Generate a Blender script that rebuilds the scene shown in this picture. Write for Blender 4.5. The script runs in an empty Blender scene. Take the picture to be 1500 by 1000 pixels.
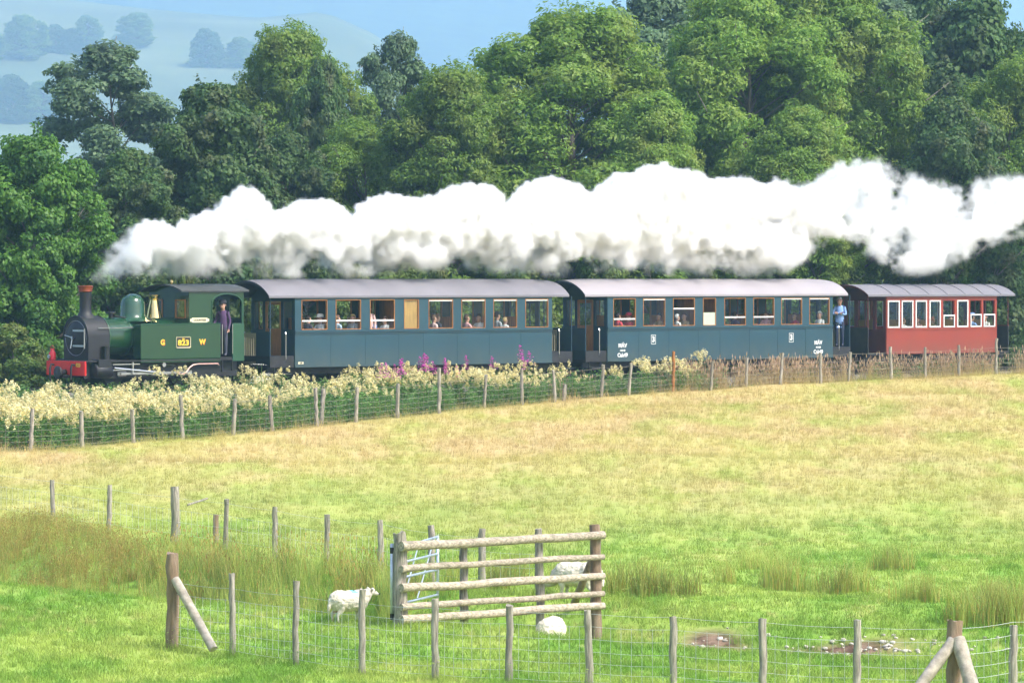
# Narrow-gauge steam train crossing a sheep pasture, hazy summer daylight.
import bpy, bmesh, math, random
import numpy as np
from mathutils import Vector, Matrix, noise

SC = bpy.context.scene
COL = SC.collection
R = math.radians
PI = math.pi

# ---------------------------------------------------------------- camera
EYE = 3.42                                   # metres above rail level
cam_d = bpy.data.cameras.new('camera')
cam_d.lens = 144.0; cam_d.sensor_width = 36.0
cam_d.clip_start = 0.5; cam_d.clip_end = 20000.0
cam = bpy.data.objects.new('camera', cam_d); COL.objects.link(cam)
cam.location = (0, 0, EYE)
cam.rotation_euler = (R(90) - 92.0 / 6000.0, 0, 0)
SC.camera = cam

# ---------------------------------------------------------------- light
SUN_AZ = Vector((0.86, -0.51))               # towards the sun, on the ground plane
SUN_EL = R(50)
w = bpy.data.worlds.new('World'); SC.world = w; w.use_nodes = True
nt = w.node_tree
bg = nt.nodes['Background']
sky = nt.nodes.new('ShaderNodeTexSky'); sky.sky_type = 'NISHITA'
sky.sun_disc = False
sky.sun_elevation = SUN_EL
sky.sun_rotation = math.atan2(SUN_AZ.x, SUN_AZ.y)
sky.air_density = 1.0; sky.dust_density = 3.0; sky.ozone_density = 1.0
nt.links.new(sky.outputs[0], bg.inputs[0])
bg.inputs[1].default_value = 0.15
sun_d = bpy.data.lights.new('sun', 'SUN'); sun_d.energy = 2.7; sun_d.angle = R(14.0)
sun_d.color = (1.0, 0.955, 0.88)
sun = bpy.data.objects.new('sun', sun_d); COL.objects.link(sun)
sd = Vector((SUN_AZ.x * math.cos(SUN_EL), SUN_AZ.y * math.cos(SUN_EL), math.sin(SUN_EL)))
sun.rotation_euler = sd.to_track_quat('Z', 'Y').to_euler()
sun.location = sd * 60

SC.view_settings.view_transform = 'Standard'
SC.view_settings.look = 'None'
SC.view_settings.exposure = 1.06
SC.view_settings.gamma = 1.0
SC.view_settings.use_curve_mapping = False
cy = SC.cycles
cy.max_bounces = 16; cy.diffuse_bounces = 4; cy.glossy_bounces = 3
cy.transmission_bounces = 4; cy.transparent_max_bounces = 12; cy.volume_bounces = 14
cy.use_denoising = True; cy.use_adaptive_sampling = True; cy.adaptive_threshold = 0.04
cy.volume_step_rate = 8.0; cy.volume_max_steps = 256
cy.caustics_reflective = False; cy.caustics_refractive = False

# ---------------------------------------------------------------- helpers
def tag(o, label=None, cat=None, group=None, kind=None):
    if label: o['label'] = label
    if cat: o['category'] = cat
    if group: o['group'] = group
    if kind: o['kind'] = kind
    return o

def empty(name, loc=(0, 0, 0), rz=0.0, parent=None):
    o = bpy.data.objects.new(name, None); COL.objects.link(o)
    o.empty_display_size = 0.3
    o.location = loc; o.rotation_euler = (0, 0, rz); o.parent = parent
    return o

def link(name, me, parent=None, loc=(0, 0, 0), rot=(0, 0, 0), scale=(1, 1, 1)):
    o = bpy.data.objects.new(name, me); COL.objects.link(o)
    o.parent = parent; o.location = loc; o.rotation_euler = rot; o.scale = scale
    return o

class MB:
    """collects shapes for one mesh"""
    def __init__(s): s.v = []; s.f = []; s.m = []; s.sm = []; s.k = 0; s.smooth = False
    def add(s, vs, fs):
        n = len(s.v); s.v.extend([tuple(p) for p in vs])
        for q in fs:
            s.f.append(tuple(n + i for i in q)); s.m.append(s.k); s.sm.append(s.smooth)
        return s
    def box(s, x0, x1, y0, y1, z0, z1):
        v = [(x, y, z) for z in (z0, z1) for y in (y0, y1) for x in (x0, x1)]
        return s.add(v, [(0, 2, 3, 1), (4, 5, 7, 6), (0, 1, 5, 4), (2, 6, 7, 3), (0, 4, 6, 2), (1, 3, 7, 5)])
    def cbox(s, c, d, b=0.0):
        """chamfered box"""
        if b <= 0: return s.box(c[0]-d[0]/2, c[0]+d[0]/2, c[1]-d[1]/2, c[1]+d[1]/2, c[2]-d[2]/2, c[2]+d[2]/2)
        bm = bmesh.new(); bmesh.ops.create_cube(bm, size=1)
        for v in bm.verts: v.co = Vector((v.co.x*d[0]+c[0], v.co.y*d[1]+c[1], v.co.z*d[2]+c[2]))
        bmesh.ops.bevel(bm, geom=bm.edges[:], offset=b, segments=1, affect='EDGES')
        return s.bm(bm)
    def bm(s, bm, M=None):
        bm.verts.index_update()
        vs = [(M @ v.co if M else v.co)[:] for v in bm.verts]
        fs = [[v.index for v in f.verts] for f in bm.faces]
        bm.free(); return s.add(vs, fs)
    def cyl(s, p0, p1, r0, r1=None, n=12, caps=True):
        r1 = r0 if r1 is None else r1
        return s.tube([p0, p1], [r0, r1], n, caps)
    def tube(s, pts, r, n=8, caps=True):
        pts = [Vector(p) for p in pts]
        rs = r if isinstance(r, (list, tuple)) else [r] * len(pts)
        vs = []; fs = []; up = None
        for i, p in enumerate(pts):
            d = (pts[min(i+1, len(pts)-1)] - pts[max(i-1, 0)]).normalized()
            if up is None: up = d.orthogonal().normalized()
            up = (up - d * up.dot(d))
            up = up.normalized() if up.length > 1e-5 else d.orthogonal().normalized()
            b = d.cross(up)
            for k in range(n):
                a = 2*PI*k/n
                vs.append(p + (up*math.cos(a) + b*math.sin(a)) * rs[i])
        for i in range(len(pts)-1):
            for k in range(n):
                a, b2 = i*n+k, i*n+(k+1) % n
                fs.append((a, b2, b2+n, a+n))
        if caps:
            fs.append(tuple(range(n-1, -1, -1))); fs.append(tuple((len(pts)-1)*n+k for k in range(n)))
        return s.add(vs, fs)
    def lathe(s, prof, n=20, c=(0, 0, 0), axis='z', caps=True):
        vs = []; fs = []
        for r, h in prof:
            for k in range(n):
                a = 2*PI*k/n
                p = (r*math.cos(a), r*math.sin(a), h)
                if axis == 'x': p = (h, p[0], p[1])
                elif axis == 'y': p = (p[1], h, p[0])
                vs.append((p[0]+c[0], p[1]+c[1], p[2]+c[2]))
        for i in range(len(prof)-1):
            for k in range(n):
                a, b = i*n+k, i*n+(k+1) % n
                fs.append((a, b, b+n, a+n))
        if caps:
            fs.append(tuple(range(n-1, -1, -1))); fs.append(tuple((len(prof)-1)*n+k for k in range(n)))
        return s.add(vs, fs)
    def prism(s, poly, a, b, axis='x'):
        """2-d outline pushed along an axis; poly in the two other axes, in order (y,z), (x,z) or (x,y)"""
        n = len(poly); vs = []
        for h in (a, b):
            for p, q in poly:
                vs.append((h, p, q) if axis == 'x' else (p, h, q) if axis == 'y' else (p, q, h))
        fs = [(i, (i+1) % n, n+(i+1) % n, n+i) for i in range(n)] + [tuple(range(n-1, -1, -1)), tuple(range(n, 2*n))]
        return s.add(vs, fs)
    def mesh(s, name, mats):
        me = bpy.data.meshes.new(name); me.from_pydata(s.v, [], s.f)
        for m in (mats if isinstance(mats, (list, tuple)) else [mats]): me.materials.append(m)
        me.polygons.foreach_set('material_index', s.m)
        me.polygons.foreach_set('use_smooth', s.sm)
        bm = bmesh.new(); bm.from_mesh(me); bmesh.ops.recalc_face_normals(bm, faces=bm.faces); bm.to_mesh(me); bm.free()
        me.update(); return me
    def obj(s, name, mats, parent=None, loc=(0, 0, 0), rot=(0, 0, 0), smooth=None, bevel=0.0, auto=None):
        if smooth: s.sm = [True] * len(s.f)
        o = link(name, s.mesh(name, mats), parent, loc, rot)
        if bevel:
            md = o.modifiers.new('edge', 'BEVEL'); md.width = bevel; md.segments = 2; md.limit_method = 'ANGLE'; md.angle_limit = R(40)
        if smooth: sharp(o.data, 40)
        return o

def sharp(me, deg):
    """shade smooth, edges steeper than deg kept crisp"""
    bm = bmesh.new(); bm.from_mesh(me)
    for e in bm.edges:
        e.smooth = not (len(e.link_faces) == 2 and e.calc_face_angle(0) > R(deg))
    bm.to_mesh(me); bm.free()

def skin_mesh(name, verts, edges, root, sub=2):
    """verts: (co, (rx, ry)); grown into one smooth surface"""
    me = bpy.data.meshes.new(name); me.from_pydata([v[0] for v in verts], edges, []); me.update()
    o = bpy.data.objects.new(name, me); COL.objects.link(o)
    md = o.modifiers.new('skin', 'SKIN'); md.use_smooth_shade = True
    sv = me.skin_vertices[0].data if me.skin_vertices else None
    if sv is None:
        bpy.context.view_layer.objects.active = o
        bpy.ops.mesh.customdata_skin_add(); sv = me.skin_vertices[0].data
    for i, v in enumerate(verts): sv[i].radius = v[1]; sv[i].use_root = (i == root)
    s2 = o.modifiers.new('sub', 'SUBSURF'); s2.levels = sub; s2.render_levels = sub
    out = bpy.data.meshes.new_from_object(o.evaluated_get(bpy.context.evaluated_depsgraph_get()))
    bpy.data.objects.remove(o); return out

def pieces(name, boxes, m, parent, bevel=0.0):
    """one object per box"""
    for q in boxes: MB().box(*q).obj(name, m, parent, bevel=bevel)

# ---------------------------------------------------------------- materials
MATS = {}
def mat(name, col, rough=0.6, metal=0.0, var=0.0, scale=4.0, bump=0.0, bscale=30.0, dirt=None, dirt_scale=1.5, dirt_amt=0.5,
        coat=0.0, spec=0.5, obj_var=0.0, stretch=None, detail=5.0, low_tint=None):
    """principled surface: base colour with noise variation, shaped dirt, fine relief"""
    m = bpy.data.materials.new(name); m.use_nodes = True; MATS[name] = m
    t = m.node_tree; p = t.nodes['Principled BSDF']; N = t.nodes.new; L = t.links.new
    p.inputs['Roughness'].default_value = rough; p.inputs['Metallic'].default_value = metal
    p.inputs['Coat Weight'].default_value = coat; p.inputs['Coat Roughness'].default_value = 0.12
    p.inputs['Specular IOR Level'].default_value = spec
    tc = N('ShaderNodeTexCoord'); src = tc.outputs['Object']
    if stretch:
        mp = N('ShaderNodeMapping'); mp.inputs['Scale'].default_value = stretch
        L(src, mp.inputs[0]); src = mp.outputs[0]
    c4 = (*col, 1); out = None
    if var > 0:
        nz = N('ShaderNodeTexNoise'); nz.inputs['Scale'].default_value = scale; nz.inputs['Detail'].default_value = detail
        L(src, nz.inputs['Vector'])
        rp = N('ShaderNodeValToRGB'); e = rp.color_ramp.elements
        e[0].position = 0.3; e[1].position = 0.7
        e[0].color = (*[max(0, c*(1-var)) for c in col], 1); e[1].color = (*[min(1, c*(1+var)) for c in col], 1)
        L(nz.outputs['Fac'], rp.inputs[0]); out = rp.outputs[0]
    if dirt:
        nz = N('ShaderNodeTexNoise'); nz.inputs['Scale'].default_value = dirt_scale; nz.inputs['Detail'].default_value = 8
        nz.inputs['Roughness'].default_value = 0.65
        L(src, nz.inputs['Vector'])
        rp = N('ShaderNodeMapRange'); rp.inputs[1].default_value = 0.45; rp.inputs[2].default_value = 0.75
        rp.inputs[4].default_value = dirt_amt
        L(nz.outputs['Fac'], rp.inputs[0])
        mx = N('ShaderNodeMix'); mx.data_type = 'RGBA'
        L(rp.outputs[0], mx.inputs[0])
        if out: L(out, mx.inputs[6])
        else: mx.inputs[6].default_value = c4
        mx.inputs[7].default_value = (*dirt, 1); out = mx.outputs[2]
    if low_tint:  # second colour mixed in towards the bottom, broken up by noise
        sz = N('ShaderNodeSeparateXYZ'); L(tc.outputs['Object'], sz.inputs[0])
        d1 = N('ShaderNodeMapRange'); d1.inputs[1].default_value = low_tint[0]; d1.inputs[2].default_value = low_tint[1]; d1.inputs[3].default_value = 0.9; d1.inputs[4].default_value = 0.0; L(sz.outputs['Z'], d1.inputs[0])
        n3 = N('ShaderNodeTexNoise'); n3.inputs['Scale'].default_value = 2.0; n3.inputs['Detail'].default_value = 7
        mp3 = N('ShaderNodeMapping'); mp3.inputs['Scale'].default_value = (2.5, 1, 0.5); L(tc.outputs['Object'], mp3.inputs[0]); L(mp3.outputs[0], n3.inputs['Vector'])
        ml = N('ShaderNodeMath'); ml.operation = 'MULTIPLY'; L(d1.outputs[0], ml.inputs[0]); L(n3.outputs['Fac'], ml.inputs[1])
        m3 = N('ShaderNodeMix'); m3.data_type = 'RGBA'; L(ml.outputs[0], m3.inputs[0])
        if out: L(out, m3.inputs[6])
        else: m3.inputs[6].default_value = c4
        m3.inputs[7].default_value = (*low_tint[2], 1); out = m3.outputs[2]
    if obj_var > 0:
        oi = N('ShaderNodeObjectInfo'); hs = N('ShaderNodeHueSaturation')
        mr = N('ShaderNodeMapRange'); mr.inputs[3].default_value = 1-obj_var; mr.inputs[4].default_value = 1+obj_var
        L(oi.outputs['Random'], mr.inputs[0]); L(mr.outputs[0], hs.inputs['Value'])
        if out: L(out, hs.inputs['Color'])
        else: hs.inputs['Color'].default_value = c4
        out = hs.outputs[0]
    if out: L(out, p.inputs['Base Color'])
    else: p.inputs['Base Color'].default_value = c4
    if bump > 0:
        nb = N('ShaderNodeTexNoise'); nb.inputs['Scale'].default_value = bscale; nb.inputs['Detail'].default_value = 4
        L(src, nb.inputs['Vector'])
        b = N('ShaderNodeBump'); b.inputs['Strength'].default_value = bump; b.inputs['Distance'].default_value = 0.02
        L(nb.outputs['Fac'], b.inputs['Height']); L(b.outputs[0], p.inputs['Normal'])
    return m

def leafmat(name, col, col2, trans=0.35, rough=0.5, obj_var=0.15, big=None, bigscale=0.6, spec=0.35):
    """foliage: two greens by leaf, shift by plant, light passing through"""
    m = bpy.data.materials.new(name); m.use_nodes = True; MATS[name] = m
    t = m.node_tree; p = t.nodes['Principled BSDF']; N = t.nodes.new; L = t.links.new
    p.inputs['Roughness'].default_value = rough; p.inputs['Specular IOR Level'].default_value = spec
    g = N('ShaderNodeNewGeometry'); mx = N('ShaderNodeMix'); mx.data_type = 'RGBA'
    L(g.outputs['Random Per Island'], mx.inputs[0])
    mx.inputs[6].default_value = (*col, 1); mx.inputs[7].default_value = (*col2, 1)
    out = mx.outputs[2]
    if big:
        tc = N('ShaderNodeTexCoord'); nz = N('ShaderNodeTexNoise'); nz.inputs['Scale'].default_value = bigscale; nz.inputs['Detail'].default_value = 2
        L(tc.outputs['Object'], nz.inputs['Vector'])
        mr = N('ShaderNodeMapRange'); mr.inputs[1].default_value = 0.45; mr.inputs[2].default_value = 0.72
        L(nz.outputs['Fac'], mr.inputs[0])
        m2 = N('ShaderNodeMix'); m2.data_type = 'RGBA'; L(mr.outputs[0], m2.inputs[0]); L(out, m2.inputs[6]); m2.inputs[7].default_value = (*big, 1)
        out = m2.outputs[2]
    oi = N('ShaderNodeObjectInfo'); hs = N('ShaderNodeHueSaturation')
    mr = N('ShaderNodeMapRange'); mr.inputs[3].default_value = 1-obj_var; mr.inputs[4].default_value = 1+obj_var
    L(oi.outputs['Random'], mr.inputs[0]); L(mr.outputs[0], hs.inputs['Value']); L(out, hs.inputs['Color'])
    L(hs.outputs[0], p.inputs['Base Color'])
    tr = N('ShaderNodeBsdfTranslucent'); L(hs.outputs[0], tr.inputs['Color'])
    ms = N('ShaderNodeMixShader'); ms.inputs[0].default_value = trans
    L(p.outputs[0], ms.inputs[1]); L(tr.outputs[0], ms.inputs[2])
    L(ms.outputs[0], t.nodes['Material Output'].inputs['Surface'])
    return m

def glassmat(name, tint=(0.93, 0.97, 0.95), refl=0.05):
    m = bpy.data.materials.new(name); m.use_nodes = True; MATS[name] = m
    t = m.node_tree; N = t.nodes.new; L = t.links.new
    t.nodes.remove(t.nodes['Principled BSDF'])
    tr = N('ShaderNodeBsdfTransparent'); tr.inputs[0].default_value = (*tint, 1)
    gl = N('ShaderNodeBsdfGlossy'); gl.inputs['Roughness'].default_value = 0.03
    lw = N('ShaderNodeLayerWeight'); pw = N('ShaderNodeMath'); pw.operation = 'POWER'; pw.inputs[1].default_value = 4.0; L(lw.outputs['Facing'], pw.inputs[0])
    ad = N('ShaderNodeMath'); ad.operation = 'MULTIPLY_ADD'; ad.inputs[1].default_value = 0.7; ad.inputs[2].default_value = refl; L(pw.outputs[0], ad.inputs[0])
    ms = N('ShaderNodeMixShader'); L(ad.outputs[0], ms.inputs[0]); L(tr.outputs[0], ms.inputs[1]); L(gl.outputs[0], ms.inputs[2])
    L(ms.outputs[0], t.nodes['Material Output'].inputs['Surface'])
    return m

mat('coach_blue', (0.020, 0.066, 0.094), 0.28, var=0.10, scale=0.8, dirt=(0.035, 0.065, 0.075), dirt_scale=0.9, dirt_amt=0.45, bump=0.03, bscale=3, low_tint=(0.5, 1.25, (0.085, 0.10, 0.085)))
mat('coach_dark', (0.012, 0.040, 0.062), 0.5, var=0.15, scale=1.5)
mat('roof_grey', (0.185, 0.178, 0.202), 0.55, var=0.10, scale=0.7, dirt=(0.13, 0.12, 0.15), dirt_scale=0.9, dirt_amt=0.55, bump=0.05, bscale=2, stretch=(1, 0.5, 1))
mat('roof_white', (0.32, 0.295, 0.32), 0.5, var=0.08, scale=0.7, dirt=(0.30, 0.27, 0.30), dirt_scale=0.9, dirt_amt=0.4, bump=0.05, bscale=2, stretch=(1, 0.5, 1))
mat('roof_end', (0.035, 0.045, 0.075), 0.5, var=0.2, scale=2)
mat('coach_red', (0.29, 0.042, 0.023), 0.4, var=0.10, scale=0.9, dirt=(0.22, 0.05, 0.035), dirt_scale=1.2, dirt_amt=0.4, bump=0.03, bscale=4, low_tint=(0.6, 1.2, (0.16, 0.085, 0.06)))
mat('coach_maroon', (0.115, 0.018, 0.016), 0.5, var=0.15, scale=2)
mat('white_paint', (0.78, 0.77, 0.74), 0.45, var=0.05, scale=3)
mat('cream_paint', (0.42, 0.36, 0.22), 0.5, var=0.08, scale=3)
mat('wood_orange', (0.40, 0.165, 0.045), 0.45, var=0.25, scale=3, stretch=(6, 6, 0.8))
mat('wood_ochre', (0.42, 0.25, 0.075), 0.45, var=0.2, scale=3, stretch=(6, 6, 0.8))
mat('interior_cream', (0.52, 0.45, 0.29), 0.6, var=0.06, scale=2)
mat('seat_brown', (0.10, 0.05, 0.03), 0.7, var=0.2, scale=6)
mat('floor_brown', (0.09, 0.065, 0.045), 0.8, var=0.2, scale=6)
mat('loco_green', (0.010, 0.052, 0.021), 0.24, var=0.10, scale=1.0, coat=0.4, dirt=(0.014, 0.050, 0.022), dirt_scale=1.3, dirt_amt=0.35)
mat('loco_green_light', (0.020, 0.078, 0.038), 0.35, var=0.08, scale=2)
mat('smokebox_black', (0.011, 0.011, 0.014), 0.55, var=0.25, scale=3, bump=0.05, bscale=12)
mat('frame_black', (0.016, 0.016, 0.019), 0.6, var=0.3, scale=4, dirt=(0.05, 0.045, 0.04), dirt_scale=3, dirt_amt=0.5)
mat('cab_roof', (0.055, 0.06, 0.062), 0.5, var=0.2, scale=2, dirt=(0.16, 0.16, 0.17), dirt_scale=1.5, dirt_amt=0.4)
mat('buffer_red', (0.75, 0.018, 0.012), 0.4, var=0.08, scale=4)
mat('lamp_red', (0.50, 0.014, 0.03), 0.35, var=0.1, scale=6)
mat('brass', (0.86, 0.62, 0.26), 0.13, metal=1.0, var=0.06, scale=5)
mat('copper', (0.30, 0.070, 0.030), 0.35, metal=0.6, var=0.1, scale=6)
mat('pipe_copper', (0.72, 0.42, 0.36), 0.4, metal=0.4, var=0.1, scale=6)
mat('bright_steel', (0.62, 0.62, 0.64), 0.28, metal=1.0, var=0.1, scale=6)
mat('letter_yellow', (0.85, 0.58, 0.05), 0.4, var=0.05, scale=5)
mat('letter_white', (0.80, 0.80, 0.78), 0.5, var=0.05, scale=5)
mat('cream_plate', (0.82, 0.74, 0.50), 0.35, var=0.05, scale=8)
glassmat('window_glass')
# ---------------------------------------------------------------- lie of the land
PHI = R(42); DC, DS = math.cos(PHI), math.sin(PHI)
TX, TY = -11.27, 130.0                      # a point on the near side of the train
def near_side_y(b):
    """depth of the train's near side along the bearing b = X / Y"""
    t = (b * TY - TX) / (DC - b * DS)
    return TY + t * DS
# bearing -> lineside fence depth and ground height there
FB = np.array([-0.30, -0.1175, -0.0805, -0.028, 0.0025, 0.0393, 0.0753, 0.118, 0.30])
FY = np.array([107.0, 114.0, 117.5, 127.0, 134.0, 140.0, 145.5, 151.0, 176.0])
FZ = np.array([-1.8, -1.41, -1.22, -0.94, -0.69, -0.43, -0.31, -0.15, 0.0])
def fence_at(b): return np.interp(b, FB, FY), np.interp(b, FB, FZ)
DITCH = [(-14.0, 92.0), (-10.0, 80.0), (-6.4, 75.5), (-3.0, 72.2), (-2.0, 71.2), (-0.6, 70.0), (0.67, 69.2), (3.1, 66.9), (7.2, 66.3), (11, 66.0), (30, 65.0)]
def ditch_dist(X, Y):
    d = np.full(np.shape(X), 1e9)
    for (ax, ay), (bx, by) in zip(DITCH[:-1], DITCH[1:]):
        vx, vy = bx-ax, by-ay; l2 = vx*vx+vy*vy
        t = np.clip(((X-ax)*vx+(Y-ay)*vy)/l2, 0, 1)
        d = np.minimum(d, np.hypot(X-(ax+t*vx), Y-(ay+t*vy)))
    return d
_rs = np.random.RandomState(5)
_W = [(_rs.uniform(0, 6.28), _rs.uniform(0.15, 1.9), _rs.uniform(0, 6.28)) for _ in range(14)]
def bumps(X, Y):
    s = 0
    for a, k, p in _W: s = s + np.sin((X*math.cos(a)+Y*math.sin(a))*k+p)/(0.6+k)
    return s / 6.0
def gz(X, Y):
    X = np.asarray(X, float); Y = np.asarray(Y, float)
    b = np.clip(X/np.maximum(Y, 5), -0.3, 0.3)
    fy, fz = fence_at(b); ty = near_side_y(np.clip(b, -0.3, 0.25)) - 1.3
    ty = np.maximum(ty, fy+2)
    z = np.where(Y < 59, -2.45+(59-Y)*0.004,
        np.where(Y < 72, -2.45+(Y-59)/13*0.16,
        np.where(Y < 86, -2.29+(Y-72)/14*0.05,
        np.where(Y < fy, -2.24+(fz+2.24)*np.clip((Y-86)/np.maximum(fy-86, 1), 0, 1)**1.0,
        np.where(Y < ty, fz+(-0.42-fz)*np.clip((Y-fy)/np.maximum(ty-fy, 0.5), 0, 1)**1.3, -0.42)))))
    far = np.clip((ty+2-Y)/4, 0, 1)
    z = z + bumps(X, Y)*0.10*far
    d = ditch_dist(X, Y)
    z = z - 0.72*np.exp(-(d/1.35)**2)*(1+0.25*np.sin(X*1.7)) + 0.10*np.exp(-((d-2.6)/0.9)**2)*np.clip((3.0-X)/3.0, -0.6, 1)
    z = z + np.clip(Y-240, 0, 4000)*0.004
    return z
def gz1(x, y): return float(gz(np.array([x]), np.array([y]))[0])

def pasture_nodes(t):
    """colour of the pasture at a place: green near the stream, ripe and tan towards the railway"""
    N = t.nodes.new; L = t.links.new
    g = N('ShaderNodeNewGeometry'); sp = N('ShaderNodeSeparateXYZ'); L(g.outputs['Position'], sp.inputs[0])
    def nz(scale, sx, sy, det=4, off=0.0):
        mp = N('ShaderNodeMapping'); mp.inputs['Scale'].default_value = (sx, sy, 0.4); mp.inputs['Location'].default_value = (off, off*1.7, 0)
        L(g.outputs['Position'], mp.inputs[0])
        n = N('ShaderNodeTexNoise'); n.inputs['Scale'].default_value = scale; n.inputs['Detail'].default_value = det; n.inputs['Roughness'].default_value = 0.6
        L(mp.outputs[0], n.inputs['Vector']); return n.outputs['Fac']
    def mr(v, a, b, c=0.0, d=1.0):
        m = N('ShaderNodeMapRange'); m.inputs[1].default_value = a; m.inputs[2].default_value = b; m.inputs[3].default_value = c; m.inputs[4].default_value = d
        L(v, m.inputs[0]); return m.outputs[0]
    def math_(op, a, b):
        m = N('ShaderNodeMath'); m.operation = op
        for i, q in enumerate((a, b)):
            if isinstance(q, (int, float)): m.inputs[i].default_value = q
            else: L(q, m.inputs[i])
        return m.outputs[0]
    def mixc(f, a, b):
        m = N('ShaderNodeMix'); m.data_type = 'RGBA'; L(f, m.inputs[0])
        for i, q in ((6, a), (7, b)):
            if isinstance(q, tuple): m.inputs[i].default_value = (*q, 1)
            else: L(q, m.inputs[i])
        return m.outputs[2]
    green = mixc(mr(nz(0.55, 1, 0.5, 5), 0.40, 0.62), (0.185, 0.335, 0.045), (0.350, 0.440, 0.090))
    green = mixc(mr(nz(1.6, 1, 0.6, 4, 3.1), 0.57, 0.70, 0, 0.75), green, (0.46, 0.43, 0.15))
    tan = mixc(mr(nz(0.30, 1, 0.45, 6, 7.7), 0.42, 0.60), (0.51, 0.44, 0.155), (0.54, 0.41, 0.185))
    tan = mixc(mr(nz(0.42, 1, 0.35, 6, 11.3), 0.52, 0.68, 0, 0.8), tan, (0.34, 0.40, 0.075))
    dry = math_('ADD', sp.outputs['Y'], math_('MULTIPLY', math_('SUBTRACT', nz(0.16, 1, 0.5, 4, 2.2), 0.5), 34.0))
    return mixc(mr(dry, 80.0, 112.0), green, tan), N, L, mr, mixc, nz

def make_ground_mat():
    m = bpy.data.materials.new('pasture'); m.use_nodes = True; t = m.node_tree; p = t.nodes['Principled BSDF']
    col, N, L, mr, mixc, nz = pasture_nodes(t)
    at = N('ShaderNodeAttribute'); at.attribute_name = 'bare'
    earth = mixc(mr(nz(3.5, 1, 1, 8, 4.4), 0.40, 0.60), (0.085, 0.050, 0.032), (0.24, 0.16, 0.11))
    col = mixc(at.outputs['Fac'], col, earth)
    at2 = N('ShaderNodeAttribute'); at2.attribute_name = 'verge'
    col = mixc(at2.outputs['Fac'], col, (0.085, 0.105, 0.030))
    L(col, p.inputs['Base Color']); p.inputs['Roughness'].default_value = 0.9; p.inputs['Specular IOR Level'].default_value = 0.15
    b = N('ShaderNodeBump'); b.inputs['Strength'].default_value = 0.7; b.inputs['Distance'].default_value = 0.06
    L(nz(5.0, 1, 1, 5, 1.0), b.inputs['Height']); L(b.outputs[0], p.inputs['Normal'])
    return m

def WORN(X, Y): return np.exp(-(((X-3.3)/0.55)**2+((Y-68.2)/1.0)**4))*1.4 + np.exp(-(((X-5.5)/1.4)**2+((Y-67.4)/0.62)**4))*0.9

def make_ground():
    bs = np.concatenate([np.linspace(-1.6, -0.22, 30), np.linspace(-0.21, 0.21, 260), np.linspace(0.22, 1.6, 30)])
    ys = np.concatenate([np.linspace(4, 54, 26), np.linspace(54.5, 92, 150), np.linspace(92.7, 165, 110), np.linspace(168, 260, 24), np.geomspace(270, 7000, 28)])
    B, Y = np.meshgrid(bs, ys); X = B*Y; Z = gz(X, Y)
    n, k = B.shape
    co = np.stack([X, Y, Z], -1).reshape(-1, 3)
    i = np.arange(n*k).reshape(n, k)
    f = np.stack([i[:-1, :-1], i[:-1, 1:], i[1:, 1:], i[1:, :-1]], -1).reshape(-1, 4)
    me = bpy.data.meshes.new('ground'); me.from_pydata(co.tolist(), [], f.tolist())
    me.polygons.foreach_set('use_smooth', [True]*len(f))
    d = ditch_dist(X, Y); nb = bumps(X*2.3+9, Y*2.3)
    # earth shows in the stream bed, most of all where the bank is worn
    worn = WORN(X, Y) + np.exp(-(((X+6.0)/0.7)**2+((Y-76)/0.9)**2))
    bare = np.clip(np.exp(-(d/0.55)**2)*(0.55+nb*1.5) + worn*(1.15+nb), 0, 1)
    scar = np.exp(-(((X+3.75)/0.9)**2+((Y-64.0)/0.5)**2))*0.8
    bare = np.clip(bare+scar*np.clip(nb*4, 0, 1), 0, 1)
    fy, _ = fence_at(np.clip(B, -0.3, 0.3))
    verge = np.clip((Y-fy+0.3)/1.2, 0, 1)*np.clip((420-Y)/150, 0, 1)
    for nm, a in (('bare', bare), ('verge', verge)):
        at = me.attributes.new(nm, 'FLOAT', 'POINT'); at.data.foreach_set('value', a.reshape(-1).astype(np.float32))
    me.materials.append(make_ground_mat())
    o = link('ground', me); tag(o, kind='structure')
make_ground()

# distant hills, pasture in front, woodland behind
def make_hill(name, y0, y1, bs, crest, m, rough, seed):
    """slope rising from depth y0 to a crest at y1; crest gives apparent height (m above eye at y1) by bearing"""
    B = np.linspace(-0.5, 0.5, 220); F = np.linspace(0, 1.25, 60)
    b, f = np.meshgrid(B, F); Y = y0+(y1-y0)*f; X = b*Y
    H = np.interp(b, bs, crest)
    prof = np.where(f < 1, np.sin(np.clip(f, 0, 1)*PI/2)**1.2, 1-(f-1)*1.2)
    Z = H*prof + bumps(X/rough+seed, Y/rough)*rough*0.10*np.clip(f*2, 0, 1) - 6
    n, k = b.shape; i = np.arange(n*k).reshape(n, k)
    q = np.stack([i[:-1, :-1], i[:-1, 1:], i[1:, 1:], i[1:, :-1]], -1).reshape(-1, 4)
    me = bpy.data.meshes.new(name); me.from_pydata(np.stack([X, Y, Z], -1).reshape(-1, 3).tolist(), [], q.tolist())
    me.polygons.foreach_set('use_smooth', [True]*len(q)); me.materials.append(m)
    o = link(name, me); tag(o, kind='structure'); return o
mat('hill_pasture', (0.15, 0.17, 0.08), 0.95, var=0.35, scale=0.006, dirt=(0.07, 0.12, 0.04), dirt_scale=0.004, dirt_amt=0.9)
mat('hill_wood', (0.045, 0.080, 0.030), 0.95, var=0.5, scale=0.03, bump=0.5, bscale=0.05)
HS = 1.9                                    # distance of the hills
HB = np.array([-0.5, -0.16, -0.125, -0.09, -0.062, -0.046, -0.034, -0.012, 0.008, 0.1, 0.5])
HC = np.array([135, 135, 130, 124, 120, 122, 112, 85, 70, 60, 60.0])
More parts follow.
